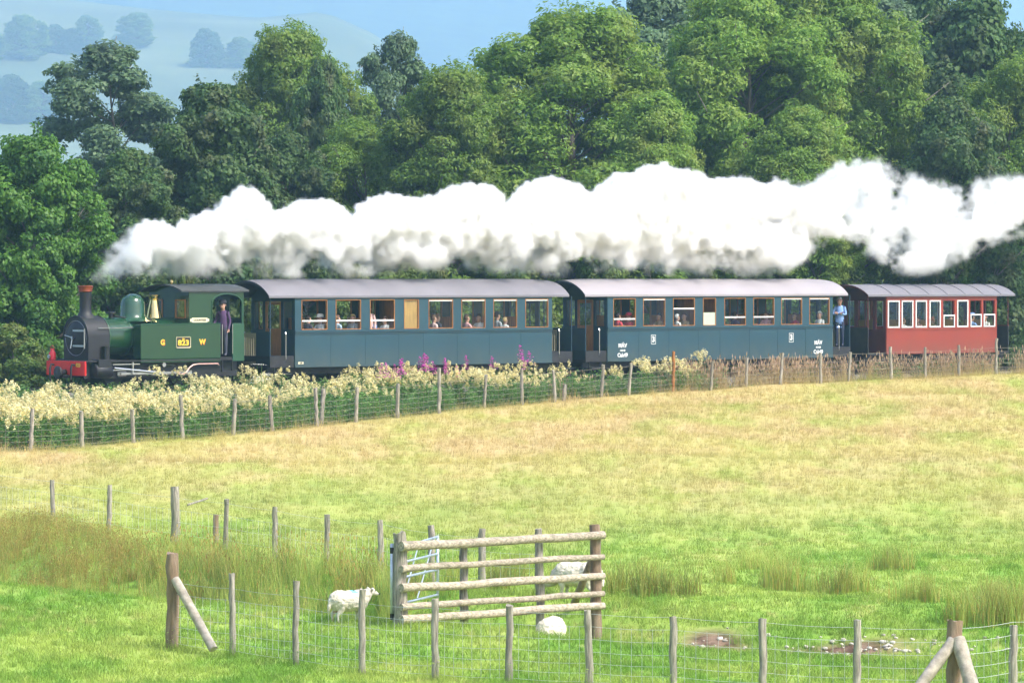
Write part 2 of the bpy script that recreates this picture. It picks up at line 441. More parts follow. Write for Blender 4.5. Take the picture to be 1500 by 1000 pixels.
make_hill('pasture_hill', 950*HS, 1800*HS, HB, HC*HS, MATS['hill_pasture'], 120, 3)
make_hill('wooded_hill', 1900*HS, 3000*HS, np.array([-0.5, -0.1, -0.05, -0.01, 0.01, 0.022, 0.035, 0.06, 0.5]),
          np.array([260, 245, 228, 215, 207, 195, 176, 140, 130.0])*HS, MATS['hill_wood'], 160, 8)
def hill_z(x, y):
    """ground height on the pasture hill"""
    b = x/y; f = (y/HS-950)/(1800-950); H = np.interp(b, HB, HC*HS)
    pr = math.sin(min(max(f, 0), 1)*PI/2)**1.2
    return float(H*pr + bumps(np.array([x/120+3]), np.array([y/120]))[0]*12*min(max(f*2, 0), 1) - 6)
# ---------------------------------------------------------------- the train
# vehicle frame: x runs back along the train, y away from the camera, z up from rail level
CLX, CLY = TX - 1.15*DS, TY + 1.15*DC        # a point on the track centre line (x = 0)
def vehicle(name, x0): return empty(name, (CLX + DC*x0, CLY + DS*x0, 0), PI*0 + PHI)
def at_train(x, y, z=0.0): return Vector((CLX + DC*x - DS*y, CLY + DS*x + DC*y, z))
M = MATS

def lettering(txt, size, m, parent, loc, name='lettering', bold=0.0, sx=1.0, depth=0.004):
    cu = bpy.data.curves.new('txt', 'FONT'); cu.body = txt; cu.size = size; cu.align_x = 'CENTER'; cu.align_y = 'CENTER'
    cu.extrude = depth; cu.offset = bold; cu.resolution_u = 3
    o = bpy.data.objects.new('txt', cu); COL.objects.link(o)
    me = bpy.data.meshes.new_from_object(o.evaluated_get(bpy.context.evaluated_depsgraph_get()))
    bpy.data.objects.remove(o); bpy.data.curves.remove(cu)
    me.materials.clear(); me.materials.append(m)
    return link(name, me, parent, loc, (R(90), 0, 0), (sx, 1, 1))

def track():
    o = empty('track', at_train(0, 0, 0), PHI); tag(o, kind='structure')
    for y in (-0.4, 0.4):
        b = MB(); b.prism([(y-0.03, 0), (y+0.03, 0), (y+0.012, -0.03), (y+0.012, -0.08), (y+0.045, -0.1), (y-0.045, -0.1), (y-0.012, -0.08), (y-0.012, -0.03)], -40, 90)
        b.obj('rail', M['frame_black'], o)
    b = MB(); b.box(-0.11, 0.11, -0.75, 0.75, -0.2, -0.102)
    me = b.mesh('sleeper', mat('sleeper_wood', (0.07, 0.055, 0.045), 0.9, var=0.3, scale=5))
    for k in range(100): link('sleeper', me, o, (-14+k*0.62, 0, 0), (0, 0, random.uniform(-.03, .03)))
    b = MB(); b.prism([(-1.3, -0.5), (1.3, -0.5), (1.0, -0.15), (-1.0, -0.15)], -40, 90)
    bl = b.obj('ballast', mat('ballast_stone', (0.16, 0.14, 0.12), 0.95, var=0.6, scale=25, bump=1.0, bscale=25), o)
track()

def bogie(parent, x, r=0.33, half=0.55):
    """bogie: side frames, wheels, axle boxes; solebar height above"""
    b = MB()
    for s in (-1, 1):
        b.box(x-half-0.3, x+half+0.3, s*0.62-0.03, s*0.62+0.03, 0.28, 0.42)
        for ax in (-half, half): b.box(x+ax-0.10, x+ax+0.10, s*0.68-0.05, s*0.68+0.05, 0.20, 0.42)
    b.box(x-0.12, x+0.12, -0.6, 0.6, 0.3, 0.45)
    b.obj('bogie_frame', M['frame_black'], parent, bevel=0.008)
    for ax in (-half, half):
        for s in (-1, 1):
            w_ = MB(); w_.lathe([(0.09, -0.04), (r, -0.04), (r, 0.03), (r+0.03, 0.03), (r+0.03, 0.055), (0.09, 0.055)], 24, (x+ax, s*0.45, r), 'y')
            w_.obj('wheel', M['frame_black'], parent, smooth=True)

WIN = [(0.29, 1.35), (1.74, 2.79), (3.21, 4.26), (4.70, 5.32), (5.78, 6.84), (7.25, 8.30), (8.70, 9.75), (10.17, 11.20)]
def sash_frame(x0, x1, z0, z1, y, w=0.05, d=0.03):
    b = MB()
    b.box(x0, x1, y-d/2, y+d/2, z0, z0+w); b.box(x0, x1, y-d/2, y+d/2, z1-w, z1)
    b.box(x0, x0+w, y-d/2, y+d/2, z0+w, z1-w); b.box(x1-w, x1, y-d/2, y+d/2, z0+w, z1-w)
    return b
def pane(x0, x1, z0, z1, y): b = MB(); b.add([(x0, y, z0), (x1, y, z0), (x1, y, z1), (x0, y, z1)], [(0, 1, 2, 3)]); return b

def roof_arc(hw, ze, zc, n=14):
    """cross-section points of an arched roof, from near eave to far eave"""
    h = zc-ze; rr = (hw*hw+h*h)/(2*h); a = math.asin(hw/rr)
    return [(rr*math.sin(-a+2*a*k/n), zc-rr+rr*math.cos(-a+2*a*k/n)) for k in range(n+1)]

def coach_roof(parent, x0, x1, hw, ze, zc, m, end_m, bow=0.0, th=0.05, drop=0.07):
    """arched roof sheet; its ends droop when bow > 0"""
    b = MB(); b.smooth = True
    xs = [x0, x0+0.12, x0+0.4, x0+0.9, (x0+x1)/2, x1-0.9, x1-0.4, x1-0.12, x1]
    dr = [bow, bow*0.72, bow*0.3, 0, 0, 0, bow*0.3, bow*0.72, bow]
    n = 14; rows = []
    for x, d in zip(xs, dr):
        f = 1-d
        rows.append([(x, y, ze+(z-ze)*f) for y, z in roof_arc(hw, ze, zc, n)])
    vs = [p for r_ in rows for p in r_]; k = n+1
    fs = [(i*k+j, i*k+j+1, (i+1)*k+j+1, (i+1)*k+j) for i in range(len(xs)-1) for j in range(n)]
    b.add(vs, fs)
    b.smooth = False
    lower = [(x, y, z-th) for x, y, z in vs]
    b.k = 1
    b.add(lower, [tuple(reversed(q)) for q in fs])
    for i in range(len(xs)-1):                                  # eave edges
        for j in (0, n):
            p, q = vs[i*k+j], vs[(i+1)*k+j]
            b.k = 0
            b.add([p, q, (q[0], q[1], q[2]-drop), (p[0], p[1], p[2]-drop)], [(0, 1, 2, 3)])
    b.k = 1
    for i in (0, len(xs)-1):                                    # end valance
        for j in range(n):
            p, q = vs[i*k+j], vs[i*k+j+1]
            b.add([p, q, (q[0], q[1], q[2]-drop), (p[0], p[1], p[2]-drop)], [(0, 1, 2, 3)])
    return b.obj('roof', [m, end_m], parent)

def blue_coach(x0, label, roof_m, states, extra):
    root = vehicle('railway_carriage', x0)
    tag(root, label, 'carriage', 'dark blue carriages of the train')
    L, W, HW = 11.4, 2.3, 1.15
    ZB, ZBELT, ZW0, ZW1, ZE = 0.52, 1.62, 1.76, 2.71, 2.86
    T_ = 0.06
    # body: sides with window openings, ends with door openings
    b = MB()
    for s in (-1, 1):
        ya, yb = (-HW, -HW+T_) if s < 0 else (HW-T_, HW)
        b.box(0, L, ya, yb, ZB, ZW0-0.02); b.box(0, L, ya, yb, ZW1+0.02, ZE)
        e = [0] + [v for p in WIN for v in (p[0]-0.02, p[1]+0.02)] + [L]
        for k in range(0, len(e), 2): b.box(e[k], e[k+1], ya, yb, ZW0-0.02, ZW1+0.02)
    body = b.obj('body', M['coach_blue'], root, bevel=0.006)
    for s in (-1, 1):
        y = s*(HW+0.012)
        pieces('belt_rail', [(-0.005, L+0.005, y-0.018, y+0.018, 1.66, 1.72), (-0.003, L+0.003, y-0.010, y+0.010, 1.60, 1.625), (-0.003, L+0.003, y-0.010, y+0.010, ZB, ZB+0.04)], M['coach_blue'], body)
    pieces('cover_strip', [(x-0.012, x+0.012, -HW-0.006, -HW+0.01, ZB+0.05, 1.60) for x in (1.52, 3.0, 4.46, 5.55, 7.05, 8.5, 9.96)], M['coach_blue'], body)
    for x, s in ((0, -1), (L, 1)):
        b = MB(); xa, xb = (0.0, T_) if s < 0 else (L-T_, L)
        yi = HW-T_-0.001
        for y0, y1 in ((-yi, -0.42), (0.42, yi)):
            b.box(xa, xb, y0, y1, ZB, 1.76); b.box(xa, xb, y0, y1, 2.66, ZE)
            ym = (y0+y1)/2
            b.box(xa, xb, y0, ym-0.22, 1.76, 2.66); b.box(xa, xb, ym+0.22, y1, 1.76, 2.66)
        b.box(xa, xb, -0.42, 0.42, 2.68, ZE)
        # wall follows the roof arch above the eaves
        pts = [(y*0.97, z-0.06) for y, z in roof_arc(HW, ZE-0.02, 3.40)]
        b.prism([(-yi, ZE)] + [p for p in pts if p[1] > ZE+0.01] + [(yi, ZE)], xa, xb, 'x')
        b.obj('end_wall', M['coach_dark'], root)
        for yc in (-0.755, 0.755):
            wd = pane(yc-0.21, yc+0.21, 1.78, 2.64, 0)
            wd.v = [((xa+xb)/2+v[1], v[0], v[2]) for v in wd.v]; wd.obj('end_window', M['window_glass'], root)
        d = MB(); xm = (xa+xb)/2; d.box(xm-0.025, xm+0.025, -0.41, -0.33, 0.6, 2.66); d.box(xm-0.025, xm+0.025, 0.33, 0.41, 0.6, 2.66)
        d.box(xm-0.025, xm+0.025, -0.33, 0.33, 0.6, 0.75); d.box(xm-0.025, xm+0.025, -0.33, 0.33, 1.6, 1.78); d.box(xm-0.025, xm+0.025, -0.33, 0.33, 2.56, 2.66)
        d.box(xm-0.012, xm+0.012, -0.33, 0.33, 0.75, 1.6)
        door = d.obj('end_door', M['wood_orange'] if s < 0 else M['coach_dark'], root)
        g_ = pane(-0.33, 0.33, 1.78, 2.56, 0); g_.v = [(xm+v[1], v[0], v[2]) for v in g_.v]; g_.obj('pane', M['window_glass'], door)
        # platform: floor, end panel, posts, steps
        p = MB(); xo = -1.0 if s < 0 else L+1.0; xl, xr = (xo, 0) if s < 0 else (L, xo)
        p.box(xl, xr, -HW+0.05, HW-0.05, 0.52, 0.90)
        pl = p.obj('platform', M['frame_black'], root)
        p = MB(); xe = xo + (0.02 if s < 0 else -0.02)
        for y0, y1 in ((-HW+0.08, -0.36), (0.36, HW-0.08)):
            p = MB(); p.box(xe-0.02, xe+0.02, y0, y1, 0.60, 1.66); p.box(xe-0.035, xe+0.035, y0, y1, 1.66, 1.70); p.obj('platform_panel', M['coach_dark'], root)
        # cream slatted gate in the middle of the platform end
        q = MB(); q.box(xe-0.02, xe+0.02, -0.34, 0.34, 1.50, 1.64)
        gate = q.obj('platform_gate', M['cream_paint'], root)
        pieces('gate_rail', [(xe-0.02, xe+0.02, -0.34, 0.34, 0.62, 0.72)], M['cream_paint'], gate)
        for k in range(6):
            z = MB(); yy = -0.30+k*0.12; z.box(xe-0.012, xe+0.012, yy-0.035, yy+0.035, 0.72, 1.50); z.obj('slat', M['cream_paint'], gate)
        for yy in (-HW+0.08, HW-0.08):
            q = MB(); q.cyl((xe, yy, 0.6), (xe, yy, 2.82), 0.022, n=8); q.obj('corner_post', M['coach_dark'], root)
            q = MB(); xx = xe + (0.62 if s < 0 else -0.62); q.tube([(xx, yy-0.02, 0.75), (xx, yy-0.05, 0.8), (xx, yy-0.05, 1.62), (xx, yy-0.02, 1.67)], 0.014, 6)
            q.obj('grab_rail', M['bright_steel'], root)
        for yy in (-1, 1):
            for k, zz in enumerate((0.30, 0.06)):
                q = MB(); x1_ = xe+(0.12 if s < 0 else -0.72); q.box(x1_, x1_+0.6, yy*HW-0.14, yy*HW+0.12, zz, zz+0.03)
                q.obj('step', M['cab_roof'], root)
            pieces('step_bracket', [(xe+(xx if s < 0 else -xx)-0.012, xe+(xx if s < 0 else -xx)+0.012, yy*(HW-0.06)-0.02, yy*(HW-0.06)+0.02, 0.06, 0.52) for xx in (0.14, 0.70)], M['frame_black'], root)
    coach_roof(root, -1.13, L+0.75, HW+0.06, ZE, 3.41, roof_m, M['roof_end'], bow=0.10)
    # chassis
    c = MB()
    for s in (-1, 1): c.box(-0.95, L+0.95, s*0.85-0.04, s*0.85+0.04, 0.30, 0.518)
    for x in (0.2, 3.5, 5.7, 8.0, L-0.2): c.box(x-0.05, x+0.05, -0.8, 0.8, 0.34, 0.51)
    c.box(4.6, 6.6, -0.6, 0.6, 0.14, 0.40)
    c.obj('underframe', M['frame_black'], root)
    for x in (1.7, L-1.7): bogie(root, x)
    for s, x in ((-1, -1.0), (1, L+1.0)):
        q = MB(); q.cyl((x, 0, 0.42), (x+s*0.28, 0, 0.42), 0.05, n=10); q.lathe([(0.0, 0), (0.17, 0), (0.17, 0.03), (0.0, 0.05)], 16, (x+s*0.28, 0, 0.42), 'x')
        q.obj('buffer', M['frame_black'], root)
    # inside
    i = MB(); i.box(T_, L-T_, -HW+T_, HW-T_, 0.84, 0.90); i.obj('floor_boards', M['floor_brown'], root)
    i = MB(); i.smooth = True
    arc = [(y*0.94, z-0.10) for y, z in roof_arc(HW, ZE, 3.38)]
    i.add([(x, y, z) for x in (T_, L-T_) for y, z in arc], [(j, j+1, j+16, j+15) for j in range(14)])
    i.obj('ceiling_lining', M['interior_cream'], root)
    for s in (-1, 1):
        i = MB(); ya = s*(HW-T_-0.012)
        i.box(T_, L-T_, ya-0.008, ya+0.008, 0.72, ZW0-0.06); i.obj('wall_lining', M['wood_ochre'], root)
    for x in (1.54, 3.0, 7.04, 8.5, 9.96):
        for s in (-1, 1):
            i = MB(); y0, y1 = (-HW+T_+0.02, -0.28) if s < 0 else (0.28, HW-T_-0.02)
            i.box(x-0.03, x+0.03, y0, y1, 0.90, 2.12)
            bk = i.obj('seat_back', M['wood_orange'], root)
            for d in (-1, 1):
                i = MB(); i.cbox((x+d*0.27, (y0+y1)/2, 1.28), (0.46, y1-y0-0.02, 0.10), 0.03); i.box(min(x+d*0.05, x+d*0.45), max(x+d*0.05, x+d*0.45), y0+0.05, y1-0.05, 0.90, 1.235)
                i.obj('seat', M['seat_brown'], bk)
    for x in (4.55, 5.50):
        pieces('partition', [(x-0.02, x+0.02, -HW+T_+0.02, -0.35, 0.90, 2.84), (x-0.02, x+0.02, 0.35, HW-T_-0.02, 0.90, 2.84)], M['wood_orange'], root)
    # windows: a wooden reveal, then a sash in its own state
    for s in (-1, 1):
        for k, (x0w, x1w) in enumerate(WIN):
            st = states[k] if s < 0 else 'up'
            fr = sash_frame(x0w-0.015, x1w+0.015, ZW0-0.015, ZW1+0.015, s*(HW-0.032), 0.022, 0.075)
            wn = fr.obj('window', M['wood_orange'], root)
            y = s*(HW-0.020)
            if st == 'up':       # shut, frameless glass with a pale top edge
                f_ = MB(); f_.box(x0w+0.01, x1w-0.01, y-0.012, y+0.012, ZW1-0.05, ZW1-0.008)
                f_.obj('sash_rail', M['white_paint'] if s < 0 else M['wood_orange'], wn)
                pane(x0w+0.006, x1w-0.006, ZW0+0.006, ZW1-0.05, y).obj('pane', M['window_glass'], wn)
            elif st == 'narrow':
                i = MB(); i.box(x0w+0.008, x1w-0.008, y+0.03, y+0.04, ZW0+0.01, ZW1-0.01); i.obj('panel', M['wood_ochre'], wn)
                pane(x0w+0.006, x1w-0.006, ZW0+0.006, ZW1-0.006, y).obj('pane', M['window_glass'], wn)
            elif st == 'frost':
                f_ = MB(); f_.box(x0w+0.008, x1w-0.008, y-0.004, y+0.004, ZW0+0.006, ZW0+0.45); f_.obj('pane', mat('frosted_glass', (0.45, 0.52, 0.42), 0.35, var=0.05), wn)
            else:                # dropped: pale top rail part way down
                h = {'drop': 0.30, 'half': 0.62, 'low': 0.27}[st]
                f_ = MB(); f_.box(x0w+0.01, x1w-0.01, y-0.016, y+0.016, ZW0+h-0.05, ZW0+h); f_.obj('sash_rail', M['white_paint'], wn)
                pane(x0w+0.006, x1w-0.006, ZW0+0.006, ZW0+h-0.05, y).obj('pane', M['window_glass'], wn)
    extra(root, HW)
    return root

def extra_one(root, HW):
    b = MB(); b.cbox((0.24, -HW-0.004, 0.66), (0.22, 0.008, 0.075), 0.003); p = b.obj('number_plate', M['cream_plate'], root)
    lettering('430', 0.075, M['frame_black'], p, (0.24, -HW-0.010, 0.66), bold=0.001)
def extra_two(root, HW):
    for x, x3 in ((0.72, 2.22), (10.62, 9.20)):
        lettering('M\u00c1V', 0.20, M['letter_white'], root, (x, -HW-0.006, 1.07), bold=0.006)
        lettering('418', 0.085, M['letter_white'], root, (x, -HW-0.006, 0.90), bold=0.004, sx=2.0)
        lettering('Cak49', 0.19, M['letter_white'], root, (x, -HW-0.006, 0.735), bold=0.006)
        lettering('3', 0.27, M['letter_white'], root, (x3, -HW-0.006, 1.27), bold=0.010)
        b = MB(); w2, h2, z0 = 0.115, 0.165, 1.27
        for (a0, a1, c0, c1) in ((-w2, w2, h2-0.016, h2), (-w2, w2, -h2, -h2+0.016), (-w2, -w2+0.016, -h2+0.016, h2-0.016), (w2-0.016, w2, -h2+0.016, h2-0.016)):
            b.box(x3+a0, x3+a1, -HW-0.010, -HW-0.002, z0+c0, z0+c1)
        b.obj('class_frame', M['letter_white'], root)
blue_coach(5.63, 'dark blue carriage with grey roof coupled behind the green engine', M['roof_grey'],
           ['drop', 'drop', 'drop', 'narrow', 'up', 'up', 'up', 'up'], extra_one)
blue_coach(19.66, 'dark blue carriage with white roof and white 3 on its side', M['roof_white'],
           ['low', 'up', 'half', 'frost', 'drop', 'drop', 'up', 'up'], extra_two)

# ---------------------------------------------------------------- red carriage
def red_coach(x0):
    root = vehicle('railway_carriage', x0)
    tag(root, 'short red carriage with white window frames at the tail of the train', 'carriage')
    L, HW = 6.2, 1.10; ZB, ZW0, ZW1, ZE = 0.60, 1.59, 2.60, 2.80; T_ = 0.06
    win = [(0.05, 0.72), (0.81, 1.47), (1.58, 2.23), (2.35, 3.00), (3.14, 3.80), (3.91, 4.56), (4.67, 5.32), (5.42, 6.10)]
    b = MB()
    for s in (-1, 1):
        ya, yb = (-HW, -HW+T_) if s < 0 else (HW-T_, HW)
        b.box(0, L, ya, yb, ZB, ZW0); b.box(0, L, ya, yb, ZW1, ZE)
        e = [0] + [v for p in win for v in p] + [L]
        for k in range(0, len(e), 2): b.box(e[k], e[k+1], ya, yb, ZW0, ZW1)
    body = b.obj('body', M['coach_red'], root, bevel=0.005)
    pieces('moulding', [(0, L, -HW-0.02, -HW-0.001, 1.50, 1.535), (0, L, -HW-0.015, -HW-0.001, ZB, ZB+0.05), (0, L, -HW-0.015, -HW-0.001, 2.70, 2.74)], M['coach_red'], body)
    yi = HW-T_-0.001
    for s, xa in ((-1, 0.0), (1, L-T_)):
        b = MB(); xb = xa+T_
        b.box(xa, xb, -yi, yi, ZB, 1.52); b.box(xa, xb, -yi, yi, 2.58, ZE)
        for y0, y1 in ((-yi, -0.93), (-0.55, -0.40), (-0.02, 0.02), (0.40, 0.55), (0.93, yi)): b.box(xa, xb, y0, y1, 1.52, 2.58)
        pts = [(y*0.97, z-0.05) for y, z in roof_arc(HW, ZE-0.02, 3.18)]
        b.prism([(-yi, ZE)] + [p for p in pts if p[1] > ZE+0.01] + [(yi, ZE)], xa, xb, 'x')
        ew = b.obj('end_wall', M['coach_maroon'], root)
        for y0, y1 in ((-0.93, -0.55), (-0.40, -0.02), (0.02, 0.40), (0.55, 0.93)):
            g_ = pane(y0, y1, 1.52, 2.58, 0); g_.v = [(xa+0.03+v[1], v[0], v[2]) for v in g_.v]; g_.obj('pane', M['window_glass'], ew)
        xo = -0.95 if s < 0 else L+0.75; xl, xr = (xo, 0) if s < 0 else (L, xo)
        p = MB(); p.box(xl, xr, -HW+0.04, HW-0.04, 0.56, 0.64); p.obj('platform', M['frame_black'], root)
        p = MB(); xe = xo+(0.02 if s < 0 else -0.02)
        p.box(xe-0.02, xe+0.02, -HW+0.06, HW-0.06, 0.64, 1.60)
        p.obj('platform_panel', M['frame_black'], root)
        p = MB(); p.box(xe-0.04, xe+0.04, -HW+0.05, HW-0.05, 1.602, 1.64); p.obj('panel_rail', M['coach_maroon'], root)
        for yy in (-HW+0.08, HW-0.08):
            q = MB(); q.cyl((xe, yy, 1.64), (xe, yy, 2.80), 0.02, n=8); q.obj('corner_post', M['coach_maroon'], root)
            if s < 0:
                pieces('step', [(xe+0.25, xe+0.8, yy*1.05-0.12, yy*1.05+0.12, 0.30, 0.33), (xe+0.25, xe+0.8, yy*1.05-0.14, yy*1.05+0.14, 0.05, 0.08)], M['cream_paint'], root)
    coach_roof(root, -1.10, L+0.95, HW+0.10, ZE+0.02, 3.20, M['roof_grey'], M['coach_maroon'], bow=0.0)
    for k in range(7):
        r_ = MB(); x = 0.2+k*1.02; arc = roof_arc(HW+0.10, ZE+0.02, 3.20)
        r_.tube([(x, y, z+0.012) for y, z in arc], 0.018, 5); r_.obj('roof_rib', M['roof_grey'], root)
    c = MB()
    for s in (-1, 1): c.box(-0.9, L+0.7, s*0.8-0.04, s*0.8+0.04, 0.34, 0.558)
    for x in (0.5, 3.1, L-0.5): c.box(x-0.05, x+0.05, -0.75, 0.75, 0.36, 0.55)
    c.obj('underframe', M['frame_black'], root)
    for x in (1.1, L-1.1): bogie(root, x, 0.30, 0.45)
    i = MB(); i.box(T_, L-T_, -HW+T_, HW-T_, 0.66, 0.72); i.obj('floor_boards', M['floor_brown'], root)
    i = MB(); i.smooth = True
    arc = [(y*0.94, z-0.09) for y, z in roof_arc(HW, ZE, 3.16)]
    i.add([(x, y, z) for x in (T_, L-T_) for y, z in arc], [(j, j+1, j+16, j+15) for j in range(14)]); i.obj('ceiling_lining', M['interior_cream'], root)
    for x in (0.76, 2.28, 3.85, 5.37):
        for s in (-1, 1):
            i = MB(); y0, y1 = (-HW+T_+0.02, -0.25) if s < 0 else (0.25, HW-T_-0.02)
            i.box(x-0.025, x+0.025, y0, y1, 0.72, 1.86); bk = i.obj('seat_back', M['wood_ochre'], root)
            pieces('seat', [(x-0.44, x-0.03, y0, y1, 1.08, 1.14), (x+0.03, x+0.44, y0, y1, 1.08, 1.14)], M['wood_ochre'], bk)
    st = 'uuuuoudd'
    for s in (-1, 1):
        for k, (a, b_) in enumerate(win):
            y = s*(HW+0.004)
            q = st[k] if s < 0 else 'u'
            fm = M['white_paint']
            rv = sash_frame(a, b_, ZW0, ZW1, s*(HW-0.045), 0.02, 0.06); wn = rv.obj('window', M['coach_red'], root)
            if q == 'u':
                sash_frame(a+0.012, b_-0.012, ZW0-0.01, ZW1+0.005, y, 0.052, 0.03).obj('sash', fm, wn)
                pane(a+0.064, b_-0.064, ZW0+0.042, ZW1-0.047, y).obj('pane', M['window_glass'], wn)
            else:
                h = {'o': 0.46, 'd': 0.48}[q]
                sash_frame(a+0.012, b_-0.012, ZW0-0.01, ZW0+h, y, 0.045, 0.03).obj('sash', fm, wn)
                pane(a+0.057, b_-0.057, ZW0+0.035, ZW0+h-0.045, y).obj('pane', M['window_glass'], wn)
    q = MB(); q.cyl((-0.95, 0, 0.42), (-1.3, 0, 0.42), 0.05, n=10); q.obj('buffer', M['frame_black'], root)
    q = MB(); q.cyl((L+0.75, 0, 0.42), (L+1.0, 0, 0.42), 0.05, n=10); q.cyl((L+1.0, 0, 0.42), (L+1.03, 0, 0.42), 0.17, n=16); q.obj('buffer', M['frame_black'], root)
red_coach(34.01)

# ---------------------------------------------------------------- engine
def engine():
    root = vehicle('steam_locomotive', 0.0)
    tag(root, 'green tank engine with copper capped chimney and brass safety valve cover', 'locomotive')
    HW = 1.05; ZC = 1.58; BR = 0.60; G = M['loco_green']; K = M['smokebox_black']; F = M['frame_black']
    yo = 0.10
    # frames and running plate
    b = MB(); b.box(-2.55, 3.45, -0.1, 0.1, 0.5, 0.78)
    for s in (-1, 1): b.box(-2.6, 3.5, s*0.78-0.02, s*0.78+0.02, 0.28, 0.80)
    for x in (-2.3, -0.9, 0.6, 2.2, 3.4): b.box(x-0.02, x+0.02, -0.76, 0.76, 0.3, 0.78)
    fr = b.obj('frame', F, root)
    b = MB(); b.box(-2.68, 3.62, -1.04, 1.04, 0.80, 0.84); b.obj('running_plate', F, root)
    # wheels with outside cranks
    for x in (-1.25, 0.05, 1.35):
        for s in (-1, 1):
            w_ = MB(); w_.lathe([(0.06, -0.05), (0.40, -0.05), (0.42, -0.03), (0.42, 0.03), (0.45, 0.03), (0.45, 0.06), (0.06, 0.06)], 28, (x, s*0.46, 0.42), 'y')
            wl = w_.obj('wheel', F, root, smooth=True)
            c = MB(); c.cbox((x+0.09, s*0.86, 0.42), (0.36, 0.06, 0.16), 0.03); c.obj('crank', M['bright_steel'], wl)
    for s in (-1, 1):
        b = MB(); b.cbox((0.12, s*0.92, 0.42), (2.75, 0.035, 0.085), 0.01); b.obj('coupling_rod', M['bright_steel'], root)
        b = MB(); b.tube([(-1.55, s*0.97, 0.60), (0.12, s*0.97, 0.44)], 0.035, 8); b.obj('connecting_rod', M['bright_steel'], root)
        pieces('slide_bar', [(-1.6, -0.55, s*0.97-0.02, s*0.97+0.02, 0.70, 0.73), (-1.6, -0.55, s*0.97-0.02, s*0.97+0.02, 0.52, 0.55), (-0.85, -0.80, s*0.97-0.03, s*0.97+0.03, 0.40, 0.78)], M['bright_steel'], root)
        b = MB(); b.tube([(-0.1, s*0.90, 0.66), (0.35, s*0.90, 0.70), (0.9, s*0.90, 0.66)], 0.022, 6); b.cyl((0.42, s*0.86, 0.68), (0.42, s*0.98, 0.68), 0.07, n=12)
        b.obj('valve_gear', M['bright_steel'], root)
        b = MB(); b.smooth = True; b.lathe([(0.0, -0.32), (0.20, -0.32), (0.23, -0.30), (0.23, 0.30), (0.20, 0.32), (0.0, 0.32)], 20, (-2.02, s*0.93, 0.52), 'x'); b.smooth = False
        b.box(-2.26, -1.78, s*0.93-0.2, s*0.93+0.2, 0.55, 0.88)
        b.obj('cylinder', K, root)
    # buffer beam, coupler, hoses
    b = MB(); b.cbox((-2.70, 0, 0.60), (0.06, 2.06, 0.45), 0.006); bb = b.obj('buffer_beam', M['buffer_red'], root)
    b = MB(); b.smooth = True; b.lathe([(0.0, 0.02), (0.10, 0.0), (0.10, -0.22), (0.19, -0.24), (0.21, -0.30), (0.16, -0.33), (0.0, -0.34)], 20, (-2.74, 0.0, 0.47), 'x'); b.smooth = False
    b.box(-2.98, -2.74, -0.22, 0.22, 0.30, 0.40); b.obj('buffer', F, bb)
    for yy in (-0.50, 0.62):
        b = MB(); b.tube([(-2.74, yy, 0.70), (-2.84, yy, 0.72), (-2.88, yy, 0.60), (-2.88, yy, 0.25), (-2.80, yy+0.05, 0.12)], 0.035, 8); b.obj('hose', F, bb)
    nb = lettering('823', 0.16, M['letter_yellow'], bb, (-2.735, -0.68, 0.70), bold=0.004); nb.rotation_euler = (R(90), 0, R(-90))
    # smokebox, saddle, door, chimney
    SX0, SX1 = -2.32, -1.50; r = 0.66
    b = MB(); b.smooth = True
    prof = [(-r, 0.84), (-r, ZC)] + [(-r*math.cos(PI*k/16), ZC+r*math.sin(PI*k/16)) for k in range(1, 16)] + [(r, ZC), (r, 0.84)]
    b.prism(prof, SX0, SX1, 'x'); sb = b.obj('smokebox', K, root, smooth=True)
    b = MB(); b.tube([(SX0-0.005, -r*math.cos(PI*k/20), ZC+r*math.sin(PI*k/20)) for k in range(21)], 0.022, 6); b.tube([(SX1, -(r+.004)*math.cos(PI*k/20), ZC+(r+.004)*math.sin(PI*k/20)) for k in range(21)], 0.014, 6)
    b.obj('smokebox_ring', K, sb)
    b = MB(); b.smooth = True; b.lathe([(0.0, -0.10), (0.25, -0.085), (0.45, -0.045), (0.54, 0.0), (0.0, 0.0)], 32, (SX0-0.002, 0, ZC-0.04), 'x', caps=False); dr = b.obj('smokebox_door', K, root, smooth=True)
    b = MB(); b.smooth = True
    ring = [(SX0-0.008, 0.55*math.cos(2*PI*k/32), ZC-0.04+0.55*math.sin(2*PI*k/32)) for k in range(33)]; b.tube(ring, 0.016, 6); b.obj('door_ring', mat('door_ring_grey', (0.20, 0.20, 0.22), 0.4, metal=0.4), dr)
    b = MB()
    b.tube([(SX0-0.10, 0, ZC-0.02), (SX0-0.17, 0, ZC-0.02)], 0.05, 10)
    b.tube([(SX0-0.15, 0.02, ZC-0.02), (SX0-0.22, 0.30, ZC+0.05)], 0.018, 6); b.tube([(SX0-0.15, 0, ZC-0.04), (SX0-0.20, 0.02, ZC-0.36)], 0.018, 6)
    b.obj('door_handle', M['bright_steel'], dr)
    pieces('hinge_strap', [(SX0-0.12, SX0-0.09, -0.55, 0.02, z-0.03, z+0.03) for z in (ZC+0.20, ZC-0.28)], M['bright_steel'], dr)
    b = MB(); b.cyl((SX0-0.09, -0.57, ZC+0.26), (SX0-0.09, -0.57, ZC-0.36), 0.022, n=8)
    b.obj('door_hinge', M['bright_steel'], dr)
    b = MB(); b.smooth = True
    b.lathe([(0.36, 2.15), (0.27, 2.24), (0.205, 2.34), (0.185, 2.46), (0.195, 3.00), (0.20, 3.02), (0.15, 3.02), (0.15, 2.3)], 28, (-1.95, 0, 0), caps=False); ch = b.obj('chimney', K, root, smooth=True)
